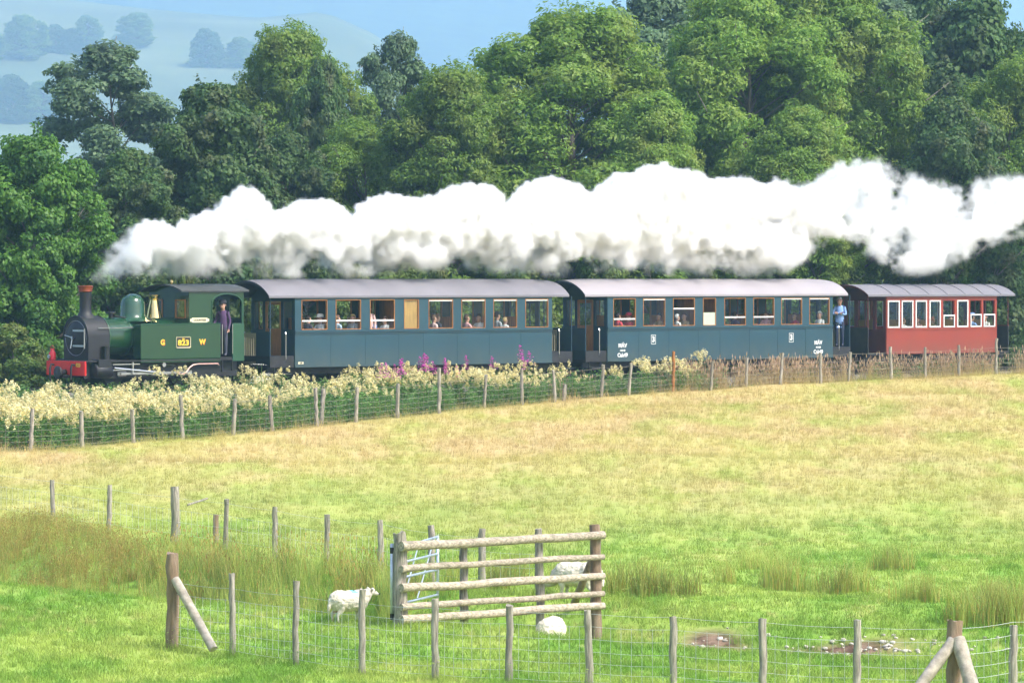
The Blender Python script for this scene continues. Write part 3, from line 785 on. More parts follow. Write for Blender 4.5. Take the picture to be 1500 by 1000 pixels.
    b = MB(); b.smooth = True; b.lathe([(0.20, 2.995), (0.225, 3.02), (0.215, 3.06), (0.235, 3.14), (0.245, 3.18), (0.225, 3.20), (0.16, 3.20), (0.16, 3.0)], 28, (-1.95, 0, 0), caps=False); b.obj('chimney_cap', M['copper'], ch, smooth=True)
    # boiler and bands
    b = MB(); b.smooth = True; b.lathe([(BR, -1.50), (BR, 1.38)], 40, (0, 0, ZC), 'x'); bo = b.obj('boiler', G, root, smooth=True)
    for x in (-1.42, -0.55, 0.35):
        b = MB(); b.smooth = True; b.lathe([(BR+0.008, x-0.025), (BR+0.012, x-0.02), (BR+0.012, x+0.02), (BR+0.008, x+0.025)], 40, (0, 0, ZC), 'x', caps=False); b.obj('boiler_band', M['loco_green_light'], bo)
    b = MB(); b.tube([(-1.95, -0.67, ZC+0.28), (-1.4, -0.67, ZC+0.28), (1.3, -0.67, ZC+0.28)], 0.015, 6); b.obj('handrail', M['bright_steel'], bo)
    b = MB(); b.smooth = True; b.lathe([(0.62, 2.06), (0.50, 2.13), (0.42, 2.22), (0.40, 2.34), (0.40, 2.56), (0.385, 2.68), (0.33, 2.80), (0.23, 2.88), (0.10, 2.925), (0.0, 2.93)], 36, (-0.11, 0, 0), caps=False)
    b.obj('steam_dome', mat('dome_green', (0.018, 0.070, 0.036), 0.14, coat=0.8), root, smooth=True)
    b = MB(); b.smooth = True; b.lathe([(0.27, 2.16), (0.255, 2.22), (0.23, 2.34), (0.185, 2.54), (0.150, 2.70), (0.145, 2.78), (0.17, 2.84), (0.20, 2.87), (0.20, 2.89), (0.13, 2.89), (0.12, 2.75)], 32, (0.75, 0, 0), caps=False)
    b.obj('safety_valve_cover', M['brass'], root, smooth=True)
    b = MB(); b.lathe([(0.09, 2.12), (0.09, 2.30), (0.16, 2.30), (0.16, 2.36), (0.0, 2.38)], 16, (-0.95, 0, 0)); b.tube([(-0.95, 0, 2.25), (-0.5, -0.2, 2.17), (0.4, -0.35, 2.12)], 0.025, 6); b.obj('top_feed', K, root)
    # side tanks
    for s in (-1, 1):
        b = MB(); y0, y1 = sorted((s*HW, s*0.62)); b.box(-0.56, 2.65, y0, y1, 0.86, 1.97); tk = b.obj('side_tank', G, root, bevel=0.025)
        b = MB(); b.tube([(-0.54, s*HW, 1.975), (2.63, s*HW, 1.975)], 0.016, 6); b.obj('tank_beading', M['loco_green_light'], tk)
        b = MB(); y0, y1 = sorted((s*(HW-0.02), s*(HW-0.30))); b.box(-0.54, 2.63, y0, y1, 0.76, 0.858); b.obj('tank_valance', G, root)
        b = MB(); y0, y1 = sorted((s*HW, s*(HW-0.10))); b.box(3.13, 3.60, y0, y1, 0.76, 1.98); b.obj('bunker_side', M['loco_green_light'], root, bevel=0.01)
    b = MB(); b.lathe([(0.13, 1.97), (0.13, 2.04), (0.15, 2.05), (0.0, 2.08)], 16, (0.2, -0.83, 0)); b.obj('tank_filler', G, root)
    # brass number plate, letters, name plate
    b = MB(); b.cbox((1.12, -HW-0.006, 1.39), (0.58, 0.012, 0.36), 0.03); np_ = b.obj('number_plate', M['cream_plate'], root)
    b = MB(); b.cbox((1.12, -HW-0.012, 1.39), (0.52, 0.008, 0.30), 0.02); b.obj('plate_field', F, np_)
    lettering('823', 0.24, M['letter_yellow'], np_, (1.12, -HW-0.020, 1.365), bold=0.008, sx=1.25)
    lettering('No', 0.07, M['letter_yellow'], np_, (1.12, -HW-0.020, 1.495), bold=0.003)
    for ch_, x in (('G', 0.30), ('W', 1.89)):
        lettering(ch_, 0.235, M['buffer_red'], root, (x+0.012, -HW-0.004, 1.375), bold=0.010, depth=0.002)
        lettering(ch_, 0.235, M['letter_yellow'], root, (x, -HW-0.008, 1.39), bold=0.008, depth=0.002)
    b = MB(); b.cbox((1.78, -HW-0.006, 2.09), (0.62, 0.012, 0.15), 0.004); b.box(1.40, 1.49, -HW-0.012, -HW-0.001, 2.045, 2.135); b.box(2.07, 2.16, -HW-0.012, -HW-0.001, 2.045, 2.135)
    pl = b.obj('name_plate', M['cream_plate'], root)
    lettering('COUNTESS', 0.10, F, pl, (1.78, -HW-0.016, 2.09), bold=0.002)
    # cab
    CX0, CX1, ZT = 1.36, 3.58, 3.02
    for s in (-1, 1):
        b = MB(); y0, y1 = sorted((s*HW, s*(HW-0.04)))
        arch = [(2.27+0.62-0.62*math.cos(PI*k/14), 2.62+0.31*math.sin(PI*k/14)) for k in range(15)]
        op = [(2.27, 1.98)] + arch + [(3.51, 1.98)]
        b.box(CX0, 2.27, y0, y1, 1.98, ZT); b.box(3.51, CX1, y0, y1, 1.98, ZT)
        for (xa, za), (xb, zb) in zip(arch[:-1], arch[1:]): b.prism([(xa, za), (xb, zb), (xb, ZT), (xa, ZT)], y0, y1, 'y')
        cs = b.obj('cab_side', G, root)
        b = MB(); b.tube([(p, s*(HW+0.004), q) for p, q in op], 0.026, 6); b.obj('cab_beading', M['loco_green_light'], cs)
    b = MB(); yi = HW-0.041
    for xa in (CX0, CX1-0.03):
        b.box(xa, xa+0.03, -yi, yi, 1.0, 2.15); b.box(xa, xa+0.03, -yi, yi, 2.75, ZT)
        for y0, y1 in ((-yi, -0.88), (-0.34, 0.34), (0.88, yi)): b.box(xa, xa+0.03, y0, y1, 2.15, 2.75)
    b.prism([(-yi, ZT)] + [(y*0.96, z-0.04) for y, z in roof_arc(HW, 3.0, 3.24) if z > 3.07] + [(yi, ZT)], CX0, CX0+0.03, 'x')
    cf = b.obj('cab_front', G, root)
    for s in (-1, 1):
        b = MB(); a, c_ = sorted((s*0.34, s*0.88)); f_ = sash_frame(a, c_, 2.15, 2.75, 0, 0.035, 0.05); f_.v = [(CX0-0.005+v[1], v[0], v[2]) for v in f_.v]
        wf = f_.obj('spectacle_frame', M['wood_orange'], cf)
        g_ = pane(a+0.035, c_-0.035, 2.185, 2.715, 0); g_.v = [(CX0+0.01+v[1], v[0], v[2]) for v in g_.v]; g_.obj('pane', M['window_glass'], wf)
    coach_roof(root, CX0-0.35, CX1+0.18, HW+0.06, 3.04, 3.25, M['cab_roof'], F, bow=0.05, drop=0.04)
    b = MB(); b.box(CX0+0.05, CX1-0.04, -yi, yi, 0.85, 0.90); b.box(3.14, CX1-0.04, -yi+0.08, yi-0.08, 0.90, 1.7)
    b.obj('cab_floor', F, root)
    b = MB(); b.smooth = True; b.lathe([(0.0, 1.40), (0.52, 1.40), (0.52, 1.62), (0.0, 1.62)], 24, (0, 0, 1.62), 'x'); b.cyl((1.62, -0.3, 1.9), (1.66, -0.3, 1.9), 0.1); b.cyl((1.62, 0.3, 2.2), (1.72, 0.3, 2.2), 0.1); b.obj('backhead', K, root)
    b = MB(); b.lathe([(0.03, 3.2), (0.03, 3.30), (0.06, 3.31), (0.05, 3.36), (0.0, 3.40)], 12, (1.65, 0.25, 0)); b.obj('whistle', M['brass'], root)
    for s in (-1, 1):
        b = MB(); b.box(2.67, 3.11, s*HW-0.05, s*HW+0.05, 0.42, 0.45); b.box(2.68, 2.70, s*HW-0.03, s*HW+0.03, 0.45, 0.80); b.box(3.08, 3.10, s*HW-0.03, s*HW+0.03, 0.45, 0.80); b.obj('cab_step', F, root)
        
        for xg in (2.68, 3.10): b = MB(); b.tube([(xg, s*(HW+0.03), 1.0), (xg, s*(HW+0.03), 1.95)], 0.012, 6); b.obj('grab_rail', M['bright_steel'], root)
    b = MB(); b.smooth = True; b.tube([(0.85, -HW-0.01, 0.45), (0.95, -HW-0.02, 0.37), (1.08, -HW-0.02, 0.36), (1.22, -HW-0.02, 0.42), (1.36, -HW-0.02, 0.58), (1.5, -HW-0.02, 0.66), (1.7, -HW-0.02, 0.685), (2.5, -HW-0.02, 0.69), (2.56, -HW-0.01, 0.64)], 0.024, 8); b.obj('injector_pipe', M['pipe_copper'], root)
    b = MB(); b.cyl((-1.72, -0.78, 0.84), (-1.72, -0.78, 1.26), 0.09, n=14); b.cyl((-1.72, -0.78, 1.26), (-1.72, -0.78, 1.29), 0.12, n=14); b.obj('lubricator', K, root)
    b = MB(); b.box(1.5, 3.4, -0.7, 0.7, 0.30, 0.78); b.obj('ashpan', F, root)
    b = MB(); b.cyl((3.60, 0, 0.45), (3.85, 0, 0.45), 0.06, n=10); b.cyl((3.85, 0, 0.45), (3.89, 0, 0.45), 0.17, n=16); b.obj('rear_buffer', F, root)
    return root
engine()
# red lamp standing on the engine's front
lp = empty('lamp', at_train(-2.62, 0.86, 0.84), PHI)
tag(lp, 'red oil lamp on the engine front above the red beam', 'lamp')
b = MB(); b.smooth = True; b.lathe([(0.11, 0.0), (0.115, 0.02), (0.115, 0.22), (0.07, 0.29), (0.06, 0.34), (0.075, 0.35), (0.0, 0.38)], 16, (0, 0, 0)); b.obj('lamp_body', M['lamp_red'], lp, smooth=True)
b = MB(); b.cyl((-0.11, 0, 0.12), (-0.15, 0, 0.12), 0.06, n=14); b.obj('lens', M['bright_steel'], lp)
b = MB(); b.tube([(0, -0.08, 0.30), (0, -0.09, 0.42), (0, 0, 0.46), (0, 0.09, 0.42), (0, 0.08, 0.30)], 0.01, 6); b.obj('handle', M['lamp_red'], lp)
# ---------------------------------------------------------------- people on the train
def cloth(n, c): return mat(n, c, 0.85, var=0.12, scale=8, bump=0.3, bscale=40)
mat('skin', (0.58, 0.33, 0.23), 0.55, var=0.06, scale=10)
CL = {k: cloth('cloth_'+k, c) for k, c in dict(white=(.76, .75, .73), pink=(.66, .36, .36), red=(.55, .05, .07), dark=(.035, .035, .05), grey=(.30, .32, .35), blue=(.22, .36, .66), lblue=(.45, .58, .72), purple=(.075, .035, .10), tan=(.45, .32, .18), navy=(.02, .03, .07), stripe=(.70, .48, .46), slate=(.07, .075, .11)).items()}
HR = {k: mat('hair_'+k, c, 0.7, var=0.2, scale=30) for k, c in dict(dark=(.03, .02, .015), brown=(.13, .07, .035), blond=(.52, .36, .15), grey=(.55, .54, .52), ginger=(.42, .15, .04)).items()}
def hand(V, E_, w, d, spread):
    """palm and five fingers from wrist vertex w, pointing along d, fingers fanned along spread"""
    p = Vector(V[w][0]); d = Vector(d).normalized(); s = Vector(spread).normalized(); n = len(V)
    V.append((tuple(p+d*.06), (.030, .022))); E_.append((w, n)); cu = d.cross(s)*.35
    for k, (o, l) in enumerate(((-.03, .065), (-.011, .078), (.010, .075), (.030, .060))):
        a = len(V); b0 = p+d*.085+s*o; V += [(tuple(b0), (.010, .010)), (tuple(b0+d*l*.5+cu*.01), (.009, .009)), (tuple(b0+(d+cu).normalized()*l), (.008, .008))]; E_ += [(n, a), (a, a+1), (a+1, a+2)]
    a = len(V); b0 = p+d*.045+s*-.045; V += [(tuple(b0), (.011, .011)), (tuple(b0+d*.03-s*.018), (.009, .009))]; E_ += [(n, a), (a, a+1)]
def figure(kind):
    """joints of a seated or standing person facing +x; origin at the seat or between the feet"""
    sit = kind.startswith('sit'); V = []; E_ = []
    h = 0.08 if sit else 0.93
    V += [((0, 0, h), (.135, .165)), ((.0, 0, h+.16), (.115, .155)), ((.01, 0, h+.33), (.115, .17)), ((.0, 0, h+.45), (.075, .12)), ((.01, 0, h+.53), (.05, .052)), ((.03, 0, h+.60), (.068, .062)), ((.015, 0, h+.69), (.092, .080)), ((.005, 0, h+.745), (.070, .062))]
    E_ += [(0, 1), (1, 2), (2, 3), (3, 4), (4, 5), (5, 6), (6, 7)]
    V.append(((.105, 0, h+.645), (.012, .012))); E_.append((5, 8))
    M_ = ['t', 't', 't', 't', 's', 's', 's', 's', 's']
    for sd in (-1, 1):
        n = len(V); V.append(((0, sd*.17, h+.44), (.06, .065))); E_.append((3, n)); M_.append('t')
        if kind == 'sit_a': q = [(.03, .21, .20), (.20, .13, .14)]
        elif kind == 'sit_b': q = [(.10, .22, .22), (.30, .16, .32)]
        elif kind == 'sit_c': q = [(-.02, .23, .20), (.16, .20, .08)]
        elif kind == 'fold': q = [(.04, .23, .20), (.17, -.02, .25)]
        else: q = [(.0, .23, .20), (.16, .26, .06)] if sd < 0 else [(-.04, .23, .18), (.06, .23, -.04)]
        for j, p in enumerate(q): V.append(((p[0], sd*p[1], h+p[2]), ((.046, .05), (.034, .036))[j])); E_.append((n+j, n+j+1)); M_.append('t')
        w = len(V)-1; a, b_ = Vector(V[w-1][0]), Vector(V[w][0]); k0 = len(V); hand(V, E_, w, b_-a, (0, 0, 1) if kind == 'fold' else (0, sd, .1)); M_ += ['s']*(len(V)-k0)
        n = len(V)
        if sit: L_ = [((.10, sd*.10, .06), (.095, .10)), ((.44, sd*.10, .04), (.07, .072)), ((.42, sd*.10, -.22), (.052, .055)), ((.43, sd*.10, -.40), (.042, .045)), ((.55, sd*.10, -.41), (.036, .042))]
        else: L_ = [((0, sd*.09, .86), (.10, .095)), ((.02, sd*.10, .50), (.068, .07)), ((0, sd*.10, .30), (.056, .058)), ((-.01, sd*.10, .09), (.042, .045)), ((.13, sd*.11, .035), (.036, .042))]
        V += L_; E_ += [(0, n)]+[(n+j, n+j+1) for j in range(4)]; M_ += ['l', 'l', 'l', 'l', 'f']
    return V, E_, M_, h
FIG = {}
for kd in ('sit_a', 'sit_b', 'sit_c', 'fold', 'lean'):
    V, E_, M_, h = figure(kd); me = skin_mesh('body', V, E_, 0, 1)
    J = np.array([v[0] for v in V]); Rr = np.array([sum(v[1])/2 for v in V]); ix = {'s': 0, 't': 1, 'l': 2, 'f': 3}
    mid = [(i, j) for i, j in E_]
    for p in me.polygons:
        d = np.linalg.norm(J-np.array(p.center), axis=1)/(Rr+.03); p.material_index = ix[M_[int(d.argmin())]]; p.use_smooth = True
    bm = bmesh.new(); bmesh.ops.create_uvsphere(bm, u_segments=14, v_segments=9, radius=1)
    bmesh.ops.delete(bm, geom=[v for v in bm.verts if (v.co.x > .35 and v.co.z < .30) or v.co.z < -.55], context='VERTS')
    for v in bm.verts: v.co = Vector((v.co.x*.112-.003, v.co.y*.098, v.co.z*.125+h+.70))*1
    hb = MB(); hb.smooth = True; hb.bm(bm); FIG[kd] = (me, hb, h)
def person(kind, pos, facing, top, legs, hair, label, group=None, scale=1.0, hat=None):
    me, hb, h = FIG[kind]; m2 = me.copy()
    for m in (M['skin'], CL[top], CL[legs], CL['dark']): m2.materials.append(m)
    o = empty('person', pos, PHI+facing); o.scale = (scale,)*3; tag(o, label, 'person', group)
    link('body', m2, o); link('hair', hb.mesh('hair', HR[hair]), o)
    e = MB(); e.smooth = True
    for s in (-1, 1):
        e = MB(); e.smooth = True; e.lathe([(0, -.008), (.009, 0), (0, .008)], 6, (.098, s*.032, h+.695), 'x'); e.obj('eye', M['frame_black'], o)
        e = MB(); e.smooth = True; e.lathe([(0, -.012), (.026, -.006), (.026, .006), (0, .012)], 8, (.0, s*.092, h+.68), 'y'); e.obj('ear', M['skin'], o)
    if hat:
        e = MB(); e.smooth = True; e.lathe([(.118, h+.745), (.120, h+.77), (.112, h+.83), (.07, h+.86), (0, h+.865)], 16, (0, 0, 0)); e.prism([(.06, -.09), (.19, -.06), (.20, .0), (.19, .06), (.06, .09)], h+.745, h+.757, 'z'); e.obj('cap', CL[hat], o)
    return o
F_, B_ = PI, 0.0                                  # facing the engine / facing back
GP = 'passengers in the carriages'
SEATED = [
 # x along train, y, seat height, facing, pose, top, hair, hat, scale, label
 (6.62, -.62, 1.33, B_, 'sit_a', 'dark', 'dark', None, 1, 'dark-haired passenger in dark top at the first window behind the engine'),
 (7.02, -.78, 1.33, F_, 'sit_b', 'white', 'brown', 'white', 1, 'passenger in white hat and shirt at the first window behind the engine'),
 (7.78, -.72, 1.33, B_, 'sit_c', 'lblue', 'brown', None, 1, 'passenger in pale blue shirt at the second window of the first carriage'),
 (8.42, -.78, 1.33, F_, 'sit_a', 'grey', 'blond', None, 1.02, 'fair-haired passenger in grey at the second window of the first carriage'),
 (9.82, -.78, 1.33, F_, 'sit_b', 'white', 'brown', None, .93, 'passenger in white beside the standing boy at the third window'),
 (9.60, -.35, 1.33, F_, 'sit_a', 'blue', 'blond', None, .95, 'passenger in blue behind the one in white at the third window'),
 (11.98, -.78, 1.33, B_, 'sit_c', 'stripe', 'brown', None, .98, 'passenger in striped pink top at the fifth window of the first carriage'),
 (12.30, -.55, 1.33, B_, 'sit_a', 'dark', 'brown', None, 1.02, 'passenger in black top at the fifth window of the first carriage'),
 (13.50, -.70, 1.33, B_, 'sit_b', 'pink', 'brown', None, .98, 'passenger in pink leaning forward at the sixth window of the first carriage'),
 (14.02, -.74, 1.33, F_, 'sit_b', 'white', 'dark', None, 1, 'dark-haired passenger in white at the sixth window of the first carriage'),
 (14.95, -.62, 1.33, B_, 'sit_a', 'grey', 'dark', None, 1.08, 'tall passenger in grey shirt at the seventh window of the first carriage'),
 (15.22, -.80, 1.33, B_, 'sit_c', 'white', 'blond', None, .86, 'fair-haired child in white at the seventh window of the first carriage'),
 (20.66, -.62, 1.33, B_, 'sit_c', 'red', 'dark', None, 1, 'passenger in red at the front window of the white roofed carriage'),
 (21.08, -.78, 1.33, F_, 'sit_b', 'red', 'brown', 'red', .96, 'passenger in red cap at the front window of the white roofed carriage'),
 (22.55, -.74, 1.33, F_, 'sit_b', 'tan', 'dark', None, .97, 'dark-haired passenger at the second window of the white roofed carriage'),
 (23.45, -.78, 1.33, B_, 'sit_c', 'white', 'grey', None, .93, 'passenger in white turned away at the half open third window'),
 (23.93, -.62, 1.33, F_, 'sit_a', 'tan', 'brown', None, .98, 'passenger in tan at the half open third window'),
 (26.50, -.62, 1.33, B_, 'sit_b', 'purple', 'dark', None, 1, 'dark-haired passenger in purple at the fifth window of the white roofed carriage'),
 (28.05, -.66, 1.33, F_, 'sit_b', 'pink', 'brown', None, 1, 'passenger in pink at the sixth window of the white roofed carriage'),
 (29.48, -.72, 1.33, F_, 'sit_c', 'red', 'brown', None, .95, 'passenger in bright pink at the seventh window of the white roofed carriage'),
 (30.78, -.78, 1.33, F_, 'sit_a', 'white', 'grey', None, 1, 'grey-haired passenger in white at the last window of the white roofed carriage'),
 (35.35, -.72, 1.14, B_, 'sit_c', 'white', 'brown', None, .92, 'passenger in white at the front windows of the red carriage'),
 (36.15, -.72, 1.14, F_, 'sit_b', 'pink', 'brown', None, .95, 'passenger in pink at the third window of the red carriage'),
 (36.98, -.72, 1.14, B_, 'sit_a', 'tan', 'ginger', None, .95, 'ginger-haired passenger at the fourth window of the red carriage'),
 (38.00, -.72, 1.14, F_, 'sit_b', 'lblue', 'brown', None, 1.0, 'passenger in pale blue at the lowered fifth window of the red carriage'),
 (39.20, -.72, 1.14, B_, 'sit_b', 'blue', 'dark', 'blue', 1.05, 'passenger in blue cap at the lowered rear windows of the red carriage'),
 (39.95, -.72, 1.14, F_, 'sit_a', 'white', 'brown', None, 1.05, 'passenger in white at the very last window of the red carriage'),
]
PR_ = random.Random(4)
for x, y, z, fc, kd, top, hair, hat, sc, lab in SEATED:
    person(kd, at_train(x, max(y, -.74), z), fc+(-1 if fc == B_ else 1)*PR_.uniform(0.0, 0.13), top, 'navy', hair, lab, GP, sc, hat)
person('lean', at_train(9.22, -.62, 0.92), F_+0.7, 'stripe', 'navy', 'dark', 'boy in striped shirt standing at the third window of the first carriage', GP, 0.92)
person('lean', at_train(2.92, -.80, 0.90), F_+0.5, 'purple', 'slate', 'brown', 'driver in dark overalls leaning out of the engine cab', None, 1.03, 'dark')
person('fold', at_train(31.72, -.86, 0.90), F_+0.7, 'blue', 'navy', 'grey', 'grey-haired guard in blue shirt standing on the carriage end platform', None, 1.05)
# ---------------------------------------------------------------- fences, gate, sheep
mat('post_grey', (0.30, 0.265, 0.22), 0.9, var=0.6, scale=7, stretch=(5, 5, 0.5), bump=0.5, bscale=25, dirt=(0.17, 0.19, 0.11), dirt_scale=2.0, dirt_amt=0.7, obj_var=0.2)
mat('post_brown', (0.26, 0.175, 0.11), 0.9, var=0.35, scale=5, stretch=(4, 4, 0.6), bump=0.5, bscale=25, dirt=(0.36, 0.30, 0.25), dirt_scale=2.0, dirt_amt=0.7, obj_var=0.15)
mat('rail_pale', (0.43, 0.36, 0.28), 0.85, var=0.5, scale=5, stretch=(0.7, 6, 6), bump=0.5, bscale=20, dirt=(0.17, 0.16, 0.09), dirt_scale=3.0, dirt_amt=0.85, obj_var=0.1)
mat('brace_pale', (0.42, 0.36, 0.30), 0.85, var=0.35, scale=9, bump=0.5, bscale=20, dirt=(0.19, 0.18, 0.12), dirt_scale=4.0, dirt_amt=0.8)
mat('rust_orange', (0.30, 0.12, 0.03), 0.8, var=0.3, scale=8)
mat('wire', (0.60, 0.61, 0.60), 0.55, metal=0.2)
mat('wire_rusty', (0.30, 0.27, 0.22), 0.7, metal=0.3)
mat('galvanised', (0.55, 0.60, 0.66), 0.4, metal=0.6, var=0.15, scale=8)

def stake_mesh(r, h, seed, m, square=False, depth=0.4):
    """a rough round stake, slightly tapered and bent, top sawn at an angle"""
    rnd = random.Random(seed); b = MB(); n = 5 if not square else 4
    pts, rr = [], []
    k = 9
    for i in range(k+1):
        f = i/k; pts.append((rnd.uniform(-.011, .011)*h, rnd.uniform(-.011, .011)*h, -depth+(h+depth)*f)); rr.append(r*(1.06-0.12*f)*rnd.uniform(0.90, 1.09))
    b.smooth = not square; b.tube(pts, rr, 10 if not square else 4)
    me = b.mesh('fence_post', m)
    for v in me.vertices:
        if v.co.z > h-0.001: v.co.z += v.co.x*rnd.uniform(-.5, .5)
    sharp(me, 50); return me

def wire(parent, pts, r, name='wire', m='wire'):
    b = MB(); b.tube(pts, r, 4, caps=False); return b.obj(name, M[m], parent)

def stock_net(parent, posts, heights, step, r, sag=0.02, m='wire'):
    """horizontal strands from post to post, upright stays between them"""
    for h in heights:
        pts = []
        for (a, b_) in zip(posts[:-1], posts[1:]):
            for k in range(4):
                f = k/4; p = Vector(a).lerp(Vector(b_), f); pts.append((p.x, p.y, p.z+h-sag*math.sin(PI*f)))
        p = posts[-1]; pts.append((p[0], p[1], p[2]+h)); wire(parent, pts, r, m=m)
    if not step: return
    b = MB()
    for (a, b_) in zip(posts[:-1], posts[1:]):
        d = (Vector(b_)-Vector(a)).length; n = max(2, int(d/step))
        for k in range(1, n):
            p = Vector(a).lerp(Vector(b_), k/n); b.tube([(p.x, p.y, p.z+min(heights)), (p.x, p.y, p.z+max(h for h in heights if h < 0.95))], r*0.9, 3, caps=False)
    o = b.obj('netting_stays', M[m], parent); tag(o, kind='stuff')

def at_px(px, Y): return (px-750)/6000*Y

# along the railway
F1 = [(45, 62, 0), (120, 53, 0), (195, 48, 0), (267, 65, 0), (341, 52, 0), (399, 52, 0), (464, 56, 0), (521, 50, 0), (582, 49, 0), (643, 66, 0), (709, 48, 0), (765, 52, 0), (813, 46, 0),
      (881, 47, 0), (921, 47, 0), (986, 58, 1), (1041, 42, 0), (1093, 42, 0), (1143, 45, 0), (1202, 44, 0), (1243, 42, 0), (1306, 47, 0), (1355, 45, 0), (1405, 45, 0), (1459, 52, 0), (1512, 46, 0), (1565, 45, 0), (-30, 58, 0), (-105, 55, 0)]
F1.sort()
fr = empty('wire_fence', (at_px(750, 134), 134, gz1(0, 134)))
tag(fr, 'long wire fence of thin grey stakes running beside the railway', 'fence')
off = Vector(fr.location); P1 = []
for i, (px, hp, sp) in enumerate(F1):
    b_ = (px-750)/6000; Y = float(fence_at(b_)[0]); x = b_*Y; z = gz1(x, Y); h = hp*Y/6000+0.02
    me = stake_mesh(0.062 if px < 700 else 0.055, h, i, M['rust_orange'] if sp else M['post_grey'])
    p = link('fence_post', me, fr, Vector((x, Y, z))-off, (random.Random(i).uniform(-.07, .07), random.Random(i+50).uniform(-.09, .09), i))
    if sp:
        p['label'] = 'rusty orange topped post'
    P1.append(Vector((x, Y, z))-off)
for px, hp in ((826, 24), (470, 54)):
    b_ = (px-750)/6000; Y = float(fence_at(b_)[0])+0.15; x = b_*Y; z = gz1(x, Y)
    link('fence_post', stake_mesh(0.07, hp*Y/6000, px, M['post_grey']), fr, Vector((x, Y, z))-off, (0.02, 0.10, 1))
stock_net(fr, P1, (0.12, 0.27, 0.42, 0.58, 0.74, 0.98), 0.3, 0.005, m='wire_rusty')

# upper fence beyond the stream
F2 = [(-80, 95, 1.25, 0.055), (77, 91.0, 1.32, 0.055), (159, 88.5, 1.22, 0.055), (256, 86.0, 1.42, 0.095), (330, 84.0, 1.20, 0.055), (403, 82.0, 1.16, 0.055), (478, 79.5, 1.12, 0.058), (558, 77.5, 1.12, 0.060), (633, 75.5, 1.16, 0.065), (705, 74.0, 1.18, 0.070), (790, 72.8, 1.2, 0.07)]
fr = empty('wire_fence', (at_px(330, 84), 84, gz1(at_px(330, 84), 84)))
tag(fr, 'wire fence of slim stakes standing behind the tall rushes', 'fence')
off = Vector(fr.location); P2 = []
for i, (px, Y, h, r) in enumerate(F2):
    x = at_px(px, Y); z = gz1(x, Y)
    zt = {77: 703, 159: 710, 256: 713, 330: 731, 403: 742, 478: 753, 558: 762, 633: 769, 705: 774}.get(px)
    if zt: h = EYE-(zt-408)*Y/6000-z
    link('fence_post', stake_mesh(r, h, 100+i, M['post_grey']), fr, Vector((x, Y, z))-off, (random.Random(i).uniform(-.02, .02), random.Random(i+9).uniform(-.03, .03), i)); P2.append(Vector((x, Y, z))-off)
x = at_px(316, 86.5); link('fence_post', stake_mesh(0.06, 0.62, 140, M['post_brown']), fr, Vector((x, 86.5, gz1(x, 86.5)))-off)
stock_net(fr, P2, (0.25, 0.5, 0.75, 1.0), 0.25, 0.0032)
b = MB(); xb = at_px(284, 84.5); b.tube([Vector((xb-0.14, 84.6, gz1(xb, 84.6)+0.92))-off, Vector((xb+0.22, 85.2, gz1(xb, 84.6)+1.02))-off], 0.022, 6); b.obj('broken_rail', M['post_grey'], fr)

# foreground fence
F3 = [(253, 64.6, 810, 0.105, 's'), (341, 63.6, 840, 0.052, ''), (433, 62.0, 851, 0.052, ''), (530, 60.6, 863, 0.054, ''), (638, 59.6, 877, 0.054, ''), (745, 58.8, 887, 0.054, ''), (864, 58.2, 893, 0.058, ''), (987, 57.6, 903, 0.056, ''), (1119, 57.0, 906, 0.058, ''), (1255, 56.6, 908, 0.058, ''), (1400, 56.2, 909, 0.12, 's'), (1484, 57.2, 916, 0.060, ''), (1610, 58.2, 920, 0.058, '')]
fr = empty('wire_fence', (at_px(745, 58.8), 58.8, gz1(0, 58.8)))
tag(fr, 'foreground netting fence with thick braced strainer posts', 'fence')
off = Vector(fr.location); P3 = []
for i, (px, Y, row, r, k) in enumerate(F3):
    x = at_px(px, Y); z = gz1(x, Y); h = EYE-(row-408)*Y/6000-z
    me = stake_mesh(r, h, 200+i, M['post_brown'] if k else M['post_grey'])
    link('strainer_post' if k else 'fence_post', me, fr, Vector((x, Y, z))-off, (random.Random(i).uniform(-.02, .02), random.Random(i+9).uniform(-.025, .025), i*1.7)); P3.append(Vector((x, Y, z))-off)
stock_net(fr, P3, (0.10, 0.22, 0.36, 0.52, 0.70, 0.88, 1.06), 0.16, 0.0034)
def brace(px0, row0, Y0, px1, row1, Y1, r):
    a = Vector((at_px(px0, Y0), Y0, EYE-(row0-408)*Y0/6000)); c = Vector((at_px(px1, Y1), Y1, EYE-(row1-408)*Y1/6000))
    b = MB(); b.smooth = True; k = 6; b.tube([a.lerp(c, i/k)-off for i in range(k+1)], [r*random.uniform(.93, 1.07) for i in range(k+1)], 10); o = b.obj('brace', M['brace_pale'], fr); sharp(o.data, 50)
brace(256, 848, 64.5, 312, 951, 63.9, 0.075)
brace(1404, 936, 56.1, 1432, 1030, 55.6, 0.105); brace(1398, 938, 56.1, 1330, 1030, 55.8, 0.085)

